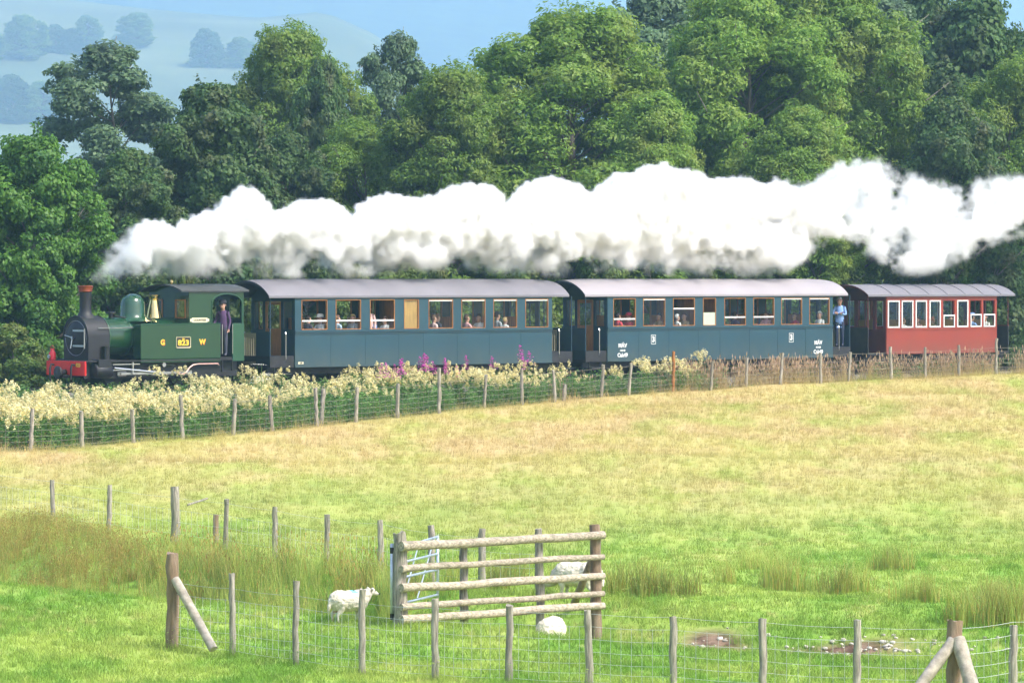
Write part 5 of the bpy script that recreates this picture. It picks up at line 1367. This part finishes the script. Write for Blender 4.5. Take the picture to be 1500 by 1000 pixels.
def dry(b, r):
    for k in range(12):
        b.k = 0; t = blade(b, r, r.gauss(0, .12), r.gauss(0, .12), r.uniform(.6, 1.15), .013, r.uniform(.08, .4), 3); b.k = 1; vleaf(b, r, (t[0], t[1], t[2]-.13), .18, .042)
    for k in range(14): b.k = 2 if r.random() < .55 else 0; blade(b, r, r.gauss(0, .15), r.gauss(0, .15), r.uniform(.25, .6), .018, r.uniform(.2, .8))
def herb(b, r):
    for k in range(5):
        x, y = r.gauss(0, .12), r.gauss(0, .12); h = r.uniform(.45, .95); b.k = 0; blade(b, r, x, y, h, .015, .12)
        for j in range(16): leafq(b, r, (x+r.gauss(0, .07), y+r.gauss(0, .07), h*r.uniform(.1, 1)), r.uniform(.09, .17), r.uniform(.04, .08), r.uniform(-.5, .3))
def sweet(b, r):
    for k in range(4):
        x, y = r.gauss(0, .14), r.gauss(0, .14); h = r.uniform(.95, 1.35); b.k = 0; t = blade(b, r, x, y, h, .016, .12)
        for j in range(13): leafq(b, r, (x+r.gauss(0, .08), y+r.gauss(0, .08), h*r.uniform(.1, .85)), r.uniform(.10, .18), r.uniform(.04, .08), r.uniform(-.4, .4))
        b.k = 1
        for q in range(r.randint(2, 4)):
            c = Vector(t)+Vector((r.gauss(0, .06), r.gauss(0, .06), r.uniform(-.16, .08)))
            for j in range(16):
                o = Vector((r.gauss(0, .032), r.gauss(0, .032), r.gauss(0, .045))); leafq(b, r, c+o, r.uniform(.05, .085), r.uniform(.04, .065), r.uniform(-1, 1))
PR = {'tuft': proto('short_grass', tuft, ['grass_blade'], 6), 'field': proto('hay_grass', field_tuft, ['grass_blade'], 6), 'rush': proto('green_rush', rush, ['rush_stem', 'rush_brown'], 4), 'rush_b': proto('brown_rush', rush_b, ['rush_stem', 'rush_brown'], 4),
      'dry': proto('dry_grass_tuft', dry, ['dry_stem', 'seed_head', 'grass_blade'], 5), 'herb': proto('herb_stem', herb, ['herb_leaf'], 5), 'sweet': proto('cream_flower', sweet, ['herb_leaf', 'sweet_flower'], 6)}

def scatter(name, label, cat, col, X, Y, smin, smax, seed, keep=None):
    """many copies of a collection's plants, standing on the ground"""
    rs = np.random.RandomState(seed); Z = gz(X, Y)-0.01; n = len(X)
    me = bpy.data.meshes.new(name); me.from_pydata(np.stack([X, Y, Z], 1).tolist(), [], [])
    for nm, a in (('size', rs.uniform(0, 1, n)*(smax-smin)+smin), ('turn', rs.uniform(0, 6.28, n)), ('tilt', rs.normal(0, .08, n))):
        at = me.attributes.new(nm, 'FLOAT', 'POINT'); at.data.foreach_set('value', a.astype(np.float32))
    o = link(name, me)
    g = bpy.data.node_groups.new(name, 'GeometryNodeTree'); N = g.nodes.new; L = g.links.new
    g.interface.new_socket('Geometry', in_out='INPUT', socket_type='NodeSocketGeometry'); g.interface.new_socket('Geometry', in_out='OUTPUT', socket_type='NodeSocketGeometry')
    i_ = N('NodeGroupInput'); u = N('NodeGroupOutput'); ip = N('GeometryNodeInstanceOnPoints'); ci = N('GeometryNodeCollectionInfo'); ci.inputs['Collection'].default_value = col
    ci.inputs['Separate Children'].default_value = True; ci.inputs['Reset Children'].default_value = True; ip.inputs['Pick Instance'].default_value = True
    def at(nm): a = N('GeometryNodeInputNamedAttribute'); a.data_type = 'FLOAT'; a.inputs['Name'].default_value = nm; return a.outputs[0]
    cx = N('ShaderNodeCombineXYZ'); L(at('tilt'), cx.inputs[0]); L(at('turn'), cx.inputs[2]); er = N('FunctionNodeEulerToRotation'); L(cx.outputs[0], er.inputs[0])
    mp = N('GeometryNodeMeshToPoints'); L(i_.outputs[0], mp.inputs[0])
    L(mp.outputs[0], ip.inputs['Points']); L(ci.outputs[0], ip.inputs['Instance']); L(er.outputs[0], ip.inputs['Rotation']); L(at('size'), ip.inputs['Scale'])
    L(ip.outputs[0], u.inputs[0])
    md = o.modifiers.new('scatter', 'NODES'); md.node_group = g
    tag(o, label, cat, kind='stuff'); return o

def fan(n, y0, y1, b0, b1, seed):
    rs = np.random.RandomState(seed); Y = np.sqrt(rs.uniform(y0*y0, y1*y1, n)); B = rs.uniform(b0, b1, n); return B*Y, Y, rs
# short grazed grass in front of and around the stream
X, Y, rs = fan(72000, 52, 92, -0.205, 0.205, 1); d = ditch_dist(X, Y)
nb = bumps(X*2.3+9, Y*2.3); worn = WORN(X, Y); k = (d > 0.45) & (rs.uniform(0, 1, len(X)) > worn*1.15) & (rs.uniform(0, 1, len(X)) < np.interp(Y, [54, 68, 78, 92], [1, 1, .45, .05]))
scatter('pasture_grass', 'short green grazed grass around the stream', 'grass', PR['tuft'], X[k], Y[k], 0.7, 1.6, 2)
# taller ripening grass out to the railway fence
X, Y, rs = fan(88000, 78, 162, -0.205, 0.205, 3); fy, _ = fence_at(np.clip(X/Y, -.3, .3)); k = (Y < fy-0.2) & (ditch_dist(X, Y) > 2.5) & (rs.uniform(0, 1, len(X)) < np.interp(Y, [78, 92], [.25, 1]))
scatter('hay_field_grass', 'tan ripening grass of the wide field', 'grass', PR['field'], X[k], Y[k], 0.35, 0.85, 4)
# rough grass along the fences and stream banks
X, Y, rs = fan(11500, 60, 92, -0.2, 0.2, 5); d = ditch_dist(X, Y); k = (d > .6) & (d < 3.2) & (rs.uniform(0, 1, len(X)) > WORN(X, Y)*1.2) & (Y > np.interp(X, [p[0] for p in DITCH], [p[1] for p in DITCH])-0.2)
scatter('bank_grass', 'long rough grass on the far bank of the stream', 'grass', PR['field'], X[k], Y[k], 0.6, 1.3, 6)
# rushes: the broad band on the left
X, Y, rs = fan(4200, 70, 92, -0.16, -0.012, 7); xd = np.interp(X, [p[0] for p in DITCH], [p[1] for p in DITCH]); dy = Y-xd; d = ditch_dist(X, Y)
m_ = bumps(X*0.9+4, Y*0.9); k = (dy > -1.0) & (d < 3.3) & (d > .25) & (rs.uniform(0, 1, len(X)) < 0.85+m_*1.6-0.08*d)
sz = np.interp(X, [-12, -8, -6.3, -3.4, -1.5], [.50, .58, .92, 1.05, .9])
h1 = rs.uniform(0, 1, len(X)) < 0.55+m_*2.2
scatter('green_rushes', 'mass of tall green rushes along the ditch', 'rushes', PR['rush'], X[k & ~h1], Y[k & ~h1], sz[k & ~h1]*0.62, sz[k & ~h1], 8)
scatter('brown_rushes', 'tall browning rushes mixed through the ditch band', 'rushes', PR['rush_b'], X[k & h1], Y[k & h1], sz[k & h1]*0.62, sz[k & h1], 9)
# separate clumps on the right
rush_spots = [(905, 74, 1.0), (935, 73, 1.1), (965, 74.5, .9), (990, 73, .9), (1062, 76, .7), (1130, 75.2, .95), (1160, 74.8, 1.05), (1225, 74, .9), (1252, 74.4, .95), (1297, 78.5, .75), (1318, 78.5, .8), (1345, 72.3, .85), (1362, 72, .8), (1415, 69.2, 1.0), (1438, 69.4, 1.1), (1462, 69.0, 1.05), (1488, 69.2, 1.1), (1515, 69, 1.1), (1100, 79, .6), (1460, 71, .9), (665, 76, .9), (720, 75, 1.0), (760, 76.5, .9), (830, 76, .9)]
LBL = ['rush clump touching the end of the barrier', 'rush clump just beyond the end of the barrier', 'rush clump a little away from the barrier end', 'rush clump farthest along from the barrier end', 'small lone rush clump in the green field', 'rush clump at the start of the middle pair in the field', 'larger rush clump of the middle pair in the field', 'rush clump above the bare earth bank', 'rush clump close beside the one above the earth bank', 'short dark rush clump, first of the two far ones', 'short dark rush clump, second of the two far ones', 'low spreading rush clump above the braced post', 'low rush clump half behind its neighbour above the braced post', 'tall rush clump behind the braced strainer post', 'tall rush clump beside the braced strainer post', 'tall rush clump between the strainer post and the last stake', 'tall rush clump behind the last stake', 'tall rush clump at the photo edge', 'smallest rush clump far out in the field', 'rush clump behind the tall ones near the photo edge', 'rush clump seen behind the gate end of the barrier', 'rush clump seen through the barrier between two posts', 'rush clump seen through the middle of the barrier', 'rush clump behind the sheep at the barrier']
_rm = []
for s in range(4):
    b = MB(); r = random.Random(900+s)
    for q in range(9):
        ox, oy = r.gauss(0, .22), r.gauss(0, .18)
        for k_ in range(34):
            b.k = 1 if r.random() < .2 else 0; blade(b, r, ox+r.gauss(0, .07), oy+r.gauss(0, .07), r.uniform(.35, .8), .012, r.uniform(.05, .4), 3)
    me = bpy.data.meshes.new('rush_clump'); me.from_pydata(b.v, [], b.f); me.materials.append(M['rush_stem']); me.materials.append(M['rush_brown']); me.polygons.foreach_set('material_index', b.m); _rm.append(me)
for i, (px, Y, s) in enumerate(rush_spots):
    x = at_px(px, Y); o = link('rush_clump', _rm[i % 4], None, (x, Y, gz1(x, Y)-.02), (0, 0, i*1.9), (s, s, s*.95)); tag(o, LBL[i], 'rushes', 'separate rush clumps in the field')
# lineside: green herbs, cream flowers, dry grass
X, Y, rs = fan(15000, 108, 156, -0.145, 0.145, 11); B = X/Y; fy, _ = fence_at(B); ty = near_side_y(B); f = (Y-fy)/(ty-fy); m_ = bumps(X*1.1+2, Y*1.1)
inside = (f > 0.02) & (Y < ty-1.3)
left = np.interp(B, [-0.14, 0.0, 0.02, 0.05, 0.1], [1, 1, .85, .32, .16]); u = rs.uniform(0, 1, len(X))
k = inside & (u < left*(0.75+m_))
scatter('lineside_herbs', 'dark green nettles and leafy herbs below the cream flowers', 'undergrowth', PR['herb'], X[k], Y[k], 0.5, 0.9, 12)
X, Y, rs = fan(9000, 108, 150, -0.145, 0.06, 13); B = X/Y; fy, _ = fence_at(B); ty = near_side_y(B); f = (Y-fy)/(ty-fy); m_ = bumps(X*1.3+7, Y*1.3); u = rs.uniform(0, 1, len(X))
w_ = np.interp(B, [-0.14, -0.03, 0.0, 0.035, 0.05], [.62, .60, .42, .25, 0.0])
k = (f > 0.10) & (Y < ty-2.4) & (u < w_*(0.9+2.0*m_))
scatter('cream_flowers', 'mass of cream meadow flowers between fence and train', 'flowers', PR['sweet'], X[k], Y[k], 0.58, 0.92, 14)
X, Y, rs = fan(12000, 128, 172, -0.01, 0.19, 15); B = X/Y; fy, _ = fence_at(B); ty = near_side_y(B); u = rs.uniform(0, 1, len(X)); m_ = bumps(X*1.5, Y*1.5)
w_ = np.interp(B, [-0.01, 0.02, 0.04, 0.06, 0.19], [0.03, .18, .55, .8, .55])
k = (Y > fy+0.1) & (Y < ty-1.2) & (u < w_*(0.8+m_*1.5))
scatter('dry_grass', 'tall dry reddish grass between the fence and the rear carriages', 'grass', PR['dry'], X[k], Y[k], 0.55, 1.0, 16)
X, Y, rs = fan(9500, 106, 164, -0.19, 0.19, 17); B = X/Y; fy, _ = fence_at(B); k = (Y > fy-0.35) & (Y < fy+0.9)
scatter('fence_foot_grass', 'rough grass growing along the foot of the railway fence', 'grass', PR['field'], X[k], Y[k], 0.8, 1.6, 18)

# longer grass left standing round the foot of posts
rs = np.random.RandomState(23); px_, py_ = [], []
for lst in (F3, F2):
    for q in lst:
        x0_, y0_ = at_px(q[0], q[1]), q[1]
        for k_ in range(16): px_.append(x0_+rs.normal(0, .13)); py_.append(y0_+rs.normal(-.02, .13))
for q in range(90):
    f_ = rs.uniform(0, 1); px_.append(A0.x+(A1.x-A0.x)*f_+rs.normal(0, .08)); py_.append(A0.y+(A1.y-A0.y)*f_+rs.normal(-.05, .12))
scatter('post_foot_grass', 'longer grass left standing round the foot of the near posts', 'grass', PR['field'], np.array(px_), np.array(py_), 0.5, 1.05, 24)

# pink flower spikes and one white umbel in front of the carriages
def spike_mesh(s):
    b = MB(); r = random.Random(s); h = 1.35; b.k = 0; t = blade(b, r, 0, 0, h, .02, .06, 3)
    for j in range(46): leafq(b, r, (r.gauss(0, .05), r.gauss(0, .05), h*r.uniform(.15, .72)), .12, .025, .3)
    b.k = 1
    for j in range(90):
        f = r.random(); z = h*(0.68+0.34*f); w_ = .075*(1-f)+.012; leafq(b, r, (t[0]*f+r.gauss(0, w_), t[1]*f+r.gauss(0, w_), z), .045, .04, r.uniform(-1, 1))
    me = bpy.data.meshes.new('pink_flower_spike'); me.from_pydata(b.v, [], b.f); me.materials.append(M['herb_leaf']); me.materials.append(M['pink_flower']); me.polygons.foreach_set('material_index', b.m); return me
sp = [spike_mesh(s) for s in range(3)]
spikes = [(557, 131.5, 1.0), (566, 131.0, 1.05), (583, 131.5, 1.0), (588, 132.2, 1.1), (592, 131.7, 1.1), (617, 133.3, 1.1), (621, 133, 1.2), (625, 133.2, 1.15), (638, 133.6, 1.0), (654, 134.3, 1.05), (655, 135, .9), (683, 136.2, 1.0), (764, 138.2, 1.2), (775, 138.4, 1.05), (770, 137.6, .95), (672, 134, .9), (720, 137, .95)]
spikes.sort(); ORD = 'first second third fourth fifth sixth seventh eighth ninth tenth eleventh twelfth thirteenth fourteenth fifteenth sixteenth seventeenth'.split()
for i, (px, Y, s) in enumerate(spikes):
    x = at_px(px, Y); o = link('pink_flower', sp[i % 3], None, (x, Y, gz1(x, Y)), (0.05*math.sin(i), 0, i*2.0), (s, s, s)); tag(o, ORD[i]+' pink flower spike from the engine end, before the first blue carriage', 'flower', 'pink flower spikes')
b = MB(); r = random.Random(3); b.k = 0
for q in range(9):
    a = q*.7; e = Vector((math.cos(a)*r.uniform(.1, .35), math.sin(a)*r.uniform(.1, .35), r.uniform(1.1, 1.75))); b.tube([(0, 0, 0), (e.x*.3, e.y*.3, e.z*.6), e], [.012, .009, .005], 4)
    b.k = 1
    for j in range(30): leafq(b, r, e+Vector((r.gauss(0, .075), r.gauss(0, .075), r.gauss(.02, .01))), .04, .035, 0)
    b.k = 0
Y = 126.0; x = at_px(382, Y); o = b.obj('umbel_plant', [M['herb_leaf'], M['umbel_flower']], None, (x, Y, gz1(x, Y))); tag(o, 'tall white umbel flower standing before the gap behind the engine cab', 'flower')
# ---------------------------------------------------------------- steam from the chimney
def steam():
    rnd = random.Random(11)
    # outline of the plume along the train: distance back from the chimney line, bottom and top height
    XP = [150, 175, 210, 235, 255, 290, 330, 345, 360, 375, 385, 420, 450, 490, 515, 530, 560, 600, 640, 660, 720, 735, 770, 800, 830, 870, 890, 930, 960, 1000, 1040, 1090, 1150, 1190, 1230, 1260, 1300, 1330, 1370, 1420, 1470, 1520, 1600]
    TP = [378, 362, 328, 326, 345, 322, 314, 284, 276, 283, 318, 312, 296, 300, 345, 312, 288, 296, 294, 278, 275, 318, 278, 262, 270, 300, 268, 258, 246, 255, 268, 264, 266, 276, 242, 231, 255, 256, 272, 272, 262, 258, 262]
    BP = [408, 407, 405, 404, 404, 404, 404, 404, 404, 404, 404, 405, 405, 404, 404, 404, 403, 400, 392, 394, 400, 402, 402, 402, 400, 396, 396, 398, 400, 402, 404, 404, 400, 366, 352, 356, 392, 402, 398, 372, 350, 338, 330]
    def along(px):
        a = (px-750)/6000; x0 = CLX; y0 = CLY
        return (a*y0-x0)/(DC-a*DS)
    big, small = [], []
    XS = np.array([along(p) for p in XP]); YS = CLY+XS*DS
    ZT = EYE-(np.array(TP)-408)*YS/6000; ZB = EYE-(np.array(BP)-408)*YS/6000
    def fill(r, step, ys, dst):
        """spheres of radius r kept under the upper outline and above the lower one"""
        t = XS[0]
        while t < XS[-1]:
            dx = np.linspace(-r, r, 15)*0.97; cap = np.sqrt(r*r-dx*dx)
            hi = float((np.interp(t+dx, XS, ZT)-cap).min()); lo = float((np.interp(t+dx, XS, ZB)+cap).max())
            if hi >= lo-0.1*r:
                n = max(1, int(math.ceil((hi-lo)/(r*0.9)))); 
                for k in range(n+1):
                    z = lo+(hi-lo)*k/n
                    for y in ys: dst.append((t+y*DS/DC+rnd.uniform(-.1, .1)*r, y+rnd.uniform(-.2, .2), z, r*rnd.uniform(0.96, 1.04)))
            t += r*step
    mid, fine = [], []
    fill(0.62, 0.45, (-0.6, 0.0, 0.6), big); fill(0.36, 0.45, (-0.4, 0.0, 0.4), mid); fill(0.22, 0.55, (-0.15, 0.15), fine)
    # the thin jet leaving the chimney
    for k in range(26):
        f = k/25; r = 0.11+0.24*f
        fine.append((-1.95+1.5*f+rnd.uniform(-.5, .5)*r, rnd.uniform(-.5, .5)*r, 3.22+0.60*f**0.8+rnd.uniform(-.5, .5)*r, r))
    for c in big+mid+fine:
        for k in range(4 if c[3] < .3 else 8 if c[3] < .5 else 12):
            u = rnd.uniform(-0.5, 1); a = rnd.uniform(0, 2*PI); s = math.sqrt(1-u*u)
            rr = min(.24, c[3]*rnd.uniform(0.22, 0.46))
            small.append((c[0]+s*math.cos(a)*c[3]*0.92, c[1]+s*math.sin(a)*c[3]*0.92, c[2]+u*c[3]*0.92, rr))
    def cloud(name, pts):
        me = bpy.data.meshes.new(name); me.from_pydata([p[:3] for p in pts], [], [])
        at = me.attributes.new('rad', 'FLOAT', 'POINT'); at.data.foreach_set('value', [p[3] for p in pts])
        o = bpy.data.objects.new(name, me); return o
    clouds = [cloud('steam_cores', big), cloud('steam_puffs', mid), cloud('steam_curls', fine), cloud('steam_billows', small)]
    x0, x1 = min(p[0]-p[3] for p in fine)-0.5, max(p[0]+p[3] for p in big)+0.5
    z0, z1 = min(p[2]-p[3] for p in fine)-0.4, max(p[2]+p[3] for p in fine)+0.5
    y0, y1 = -1.9, 1.9
    vox = 0.07
    def field(g, off):
        """node chain: > 0 inside the steam"""
        N = g.nodes.new; L = g.links.new
        pos = N('GeometryNodeInputPosition').outputs[0]
        nz = N('ShaderNodeTexNoise'); nz.inputs['Scale'].default_value = 2.6; nz.inputs['Detail'].default_value = 5; nz.inputs['Roughness'].default_value = 0.68
        L(pos, nz.inputs['Vector'])
        sub = N('ShaderNodeVectorMath'); sub.operation = 'SUBTRACT'; sub.inputs[1].default_value = (.5, .5, .5); L(nz.outputs['Color'], sub.inputs[0])
        scl = N('ShaderNodeVectorMath'); scl.operation = 'SCALE'; scl.inputs['Scale'].default_value = 0.58; L(sub.outputs[0], scl.inputs[0])
        add = N('ShaderNodeVectorMath'); L(pos, add.inputs[0]); L(scl.outputs[0], add.inputs[1])
        outs = []
        for o in clouds:
            oi = N('GeometryNodeObjectInfo'); oi.inputs['Object'].default_value = o
            sn = N('GeometryNodeSampleNearest'); L(oi.outputs['Geometry'], sn.inputs['Geometry']); L(add.outputs[0], sn.inputs['Sample Position'])
            si = N('GeometryNodeSampleIndex'); si.data_type = 'FLOAT_VECTOR'; L(oi.outputs['Geometry'], si.inputs['Geometry']); L(pos, si.inputs['Value']); L(sn.outputs[0], si.inputs['Index'])
            at = N('GeometryNodeInputNamedAttribute'); at.data_type = 'FLOAT'; at.inputs['Name'].default_value = 'rad'
            sr = N('GeometryNodeSampleIndex'); sr.data_type = 'FLOAT'; L(oi.outputs['Geometry'], sr.inputs['Geometry']); L(at.outputs[0], sr.inputs['Value']); L(sn.outputs[0], sr.inputs['Index'])
            d = N('ShaderNodeVectorMath'); d.operation = 'DISTANCE'; L(add.outputs[0], d.inputs[0]); L(si.outputs[0], d.inputs[1])
            q = N('ShaderNodeMath'); q.operation = 'SUBTRACT'; L(sr.outputs[0], q.inputs[0]); L(d.outputs['Value'], q.inputs[1])
            outs.append(q.outputs[0])
        mx = N('ShaderNodeMath'); mx.operation = 'MAXIMUM'; L(outs[0], mx.inputs[0]); L(outs[1], mx.inputs[1])
        for q_ in outs[2:]:
            m0 = mx; mx = N('ShaderNodeMath'); mx.operation = 'MAXIMUM'; L(m0.outputs[0], mx.inputs[0]); L(q_, mx.inputs[1])
        # wear the underside and the tail into wisps
        sp = N('ShaderNodeSeparateXYZ'); L(pos, sp.inputs[0])
        low = N('ShaderNodeMapRange'); low.inputs[1].default_value = 5.1; low.inputs[2].default_value = 3.75; low.inputs[3].default_value = 0.0; low.inputs[4].default_value = 1.0; L(sp.outputs['Z'], low.inputs[0])
        tail = N('ShaderNodeMapRange'); tail.inputs[1].default_value = 25.0; tail.inputs[2].default_value = 34.0; tail.inputs[3].default_value = 0.0; tail.inputs[4].default_value = 0.95; L(sp.outputs['X'], tail.inputs[0])
        head = N('ShaderNodeMapRange'); head.inputs[1].default_value = 1.2; head.inputs[2].default_value = -0.6; head.inputs[3].default_value = 0.0; head.inputs[4].default_value = 0.9; L(sp.outputs['X'], head.inputs[0])
        m1 = N('ShaderNodeMath'); m1.operation = 'MAXIMUM'; hz_ = N('ShaderNodeMapRange'); hz_.inputs[1].default_value = -1.0; hz_.inputs[2].default_value = 0.6; L(sp.outputs['X'], hz_.inputs[0]); lw_ = N('ShaderNodeMath'); lw_.operation = 'MULTIPLY'; L(low.outputs[0], lw_.inputs[0]); L(hz_.outputs[0], lw_.inputs[1]); L(lw_.outputs[0], m1.inputs[0]); L(tail.outputs[0], m1.inputs[1])
        m2 = N('ShaderNodeMath'); m2.operation = 'MAXIMUM'; L(m1.outputs[0], m2.inputs[0]); hd = N('ShaderNodeMath'); hd.operation = 'MULTIPLY'; hd.inputs[1].default_value = 0.22; L(head.outputs[0], hd.inputs[0]); L(hd.outputs[0], m2.inputs[1])
        m3 = N('ShaderNodeMath'); m3.operation = 'MAXIMUM'; L(m1.outputs[0], m3.inputs[0]); L(head.outputs[0], m3.inputs[1])
        n2 = N('ShaderNodeTexNoise'); n2.inputs['Scale'].default_value = 0.85; n2.inputs['Detail'].default_value = 6; n2.inputs['Roughness'].default_value = 0.62; L(pos, n2.inputs['Vector'])
        e = N('ShaderNodeMapRange'); e.inputs[1].default_value = 0.42; e.inputs[2].default_value = 0.60; e.inputs[3].default_value = -0.12; e.inputs[4].default_value = 1.0; L(n2.outputs['Fac'], e.inputs[0])
        er = N('ShaderNodeMath'); er.operation = 'MULTIPLY'; L(m2.outputs[0], er.inputs[0]); L(e.outputs[0], er.inputs[1])
        fin = N('ShaderNodeMath'); fin.operation = 'SUBTRACT'; L(mx.outputs[0], fin.inputs[0]); L(er.outputs[0], fin.inputs[1])
        if off:
            wz = N('ShaderNodeMath'); wz.operation = 'MULTIPLY_ADD'; L(m3.outputs[0], wz.inputs[0]); wz.inputs[1].default_value = -0.75; L(fin.outputs[0], wz.inputs[2]); return wz.outputs[0], m3.outputs[0], None
        return fin.outputs[0], m3.outputs[0], m3.outputs[0]
    def vol_group(name, a, b, hi, off=0):
        vox = 0.075 if off else 0.08
        g = bpy.data.node_groups.new(name, 'GeometryNodeTree'); N = g.nodes.new; L = g.links.new
        g.interface.new_socket('Geometry', in_out='INPUT', socket_type='NodeSocketGeometry'); g.interface.new_socket('Geometry', in_out='OUTPUT', socket_type='NodeSocketGeometry')
        out = N('NodeGroupOutput'); f, thin, _ = field(g, off)
        mr = N('ShaderNodeMapRange'); mr.interpolation_type = 'SMOOTHSTEP'; mr.inputs[1].default_value = a; mr.inputs[2].default_value = b; mr.inputs[3].default_value = 0; mr.inputs[4].default_value = hi; L(f, mr.inputs[0])
        vc = N('GeometryNodeVolumeCube')
        if off: L(mr.outputs[0], vc.inputs['Density'])
        else:                                                    # thinner vapour, softer edge in the wisps
            ad = N('ShaderNodeMath'); ad.operation = 'MULTIPLY_ADD'; L(thin, ad.inputs[0]); ad.inputs[1].default_value = 0.30; ad.inputs[2].default_value = b; L(ad.outputs[0], mr.inputs[2])
            dm = N('ShaderNodeMath'); dm.operation = 'MULTIPLY_ADD'; L(thin, dm.inputs[0]); dm.inputs[1].default_value = -0.78; dm.inputs[2].default_value = 1.0
            pr = N('ShaderNodeMath'); pr.operation = 'MULTIPLY'; L(mr.outputs[0], pr.inputs[0]); L(dm.outputs[0], pr.inputs[1]); 
            ins = N('ShaderNodeMath'); ins.operation = 'MULTIPLY_ADD'; L(thin, ins.inputs[0]); ins.inputs[1].default_value = -0.75; L(f, ins.inputs[2])
            hol = N('ShaderNodeMath'); hol.operation = 'LESS_THAN'; L(ins.outputs[0], hol.inputs[0]); hol.inputs[1].default_value = 0.36
            p2 = N('ShaderNodeMath'); p2.operation = 'MULTIPLY'; L(pr.outputs[0], p2.inputs[0]); L(hol.outputs[0], p2.inputs[1]); L(p2.outputs[0], vc.inputs['Density'])
        vc.inputs['Min'].default_value = (x0, y0, z0); vc.inputs['Max'].default_value = (x1, y1, z1)
        vc.inputs['Resolution X'].default_value = int((x1-x0)/vox); vc.inputs['Resolution Y'].default_value = int((y1-y0)/vox); vc.inputs['Resolution Z'].default_value = int((z1-z0)/vox)
        return g, N, L, out, vc
    mv = bpy.data.materials.new('steam_vapour'); mv.use_nodes = True; t = mv.node_tree; t.nodes.remove(t.nodes['Principled BSDF'])
    pv = t.nodes.new('ShaderNodeVolumePrincipled'); pv.inputs['Color'].default_value = (0.998, 0.998, 1.0, 1); pv.inputs['Density'].default_value = 1.0; pv.inputs['Anisotropy'].default_value = 0.0
    t.links.new(pv.outputs[0], t.nodes['Material Output'].inputs['Volume'])
    mc = bpy.data.materials.new('steam_dense'); mc.use_nodes = True; t = mc.node_tree; p = t.nodes['Principled BSDF']
    p.inputs['Base Color'].default_value = (0.985, 0.985, 0.985, 1); p.inputs['Roughness'].default_value = 1.0; p.inputs['Specular IOR Level'].default_value = 0.0
    tr = t.nodes.new('ShaderNodeBsdfTranslucent'); tr.inputs[0].default_value = (0.985, 0.985, 0.985, 1)
    ms = t.nodes.new('ShaderNodeMixShader'); ms.inputs[0].default_value = 0.58
    t.links.new(p.outputs[0], ms.inputs[1]); t.links.new(tr.outputs[0], ms.inputs[2]); t.links.new(ms.outputs[0], t.nodes['Material Output'].inputs['Surface'])
    g, N, L, out, vc = vol_group('steam_dense_field', -0.22, 0.5, 1.0, 1)
    vm = N('GeometryNodeVolumeToMesh'); vm.resolution_mode = 'GRID'; vm.inputs['Threshold'].default_value = 0.5; L(vc.outputs[0], vm.inputs['Volume'])
    ss = N('GeometryNodeSetShadeSmooth'); L(vm.outputs[0], ss.inputs['Geometry'])
    sm = N('GeometryNodeSetMaterial'); sm.inputs['Material'].default_value = mc; L(ss.outputs[0], sm.inputs['Geometry']); L(sm.outputs[0], out.inputs[0])
    me = bpy.data.meshes.new('steam'); me.from_pydata([(x0, 0, 4.5)], [], [])
    tmp = link('steam_plume', me, None); md = tmp.modifiers.new('dense', 'NODES'); md.node_group = g
    dme = bpy.data.meshes.new_from_object(tmp.evaluated_get(bpy.context.evaluated_depsgraph_get()))
    bpy.data.objects.remove(tmp)
    o = link('steam_plume', dme, None, at_train(0, 0, 0), (0, 0, PHI))
    tag(o, 'billowing white steam trailing from the chimney over the whole train', 'steam', kind='stuff')
    g, N, L, out, vc = vol_group('steam_vapour_field', -0.04, 0.09, 10.0)
    sm = N('GeometryNodeSetMaterial'); sm.inputs['Material'].default_value = mv; L(vc.outputs[0], sm.inputs['Geometry']); L(sm.outputs[0], out.inputs[0])
    me = bpy.data.meshes.new('vapour'); me.from_pydata([(x0, 0, 4.5)], [], []); me.materials.append(mv)
    v = link('vapour', me, o); md = v.modifiers.new('vapour', 'NODES'); md.node_group = g
    tag(v, kind='stuff')
steam()
# ---------------------------------------------------------------- hazy air
def haze():
    b = MB(); b.box(-9500, 9500, -60, 9000, -30, 640)
    m = bpy.data.materials.new('haze_air'); m.use_nodes = True; t = m.node_tree; t.nodes.remove(t.nodes['Principled BSDF'])
    pv = t.nodes.new('ShaderNodeVolumePrincipled'); pv.inputs['Color'].default_value = (0.42, 0.68, 1.0, 1); pv.inputs['Density'].default_value = 0.00034; pv.inputs['Anisotropy'].default_value = 0.2
    t.links.new(pv.outputs[0], t.nodes['Material Output'].inputs['Volume'])
    tag(b.obj('haze', m), kind='stuff')
haze()
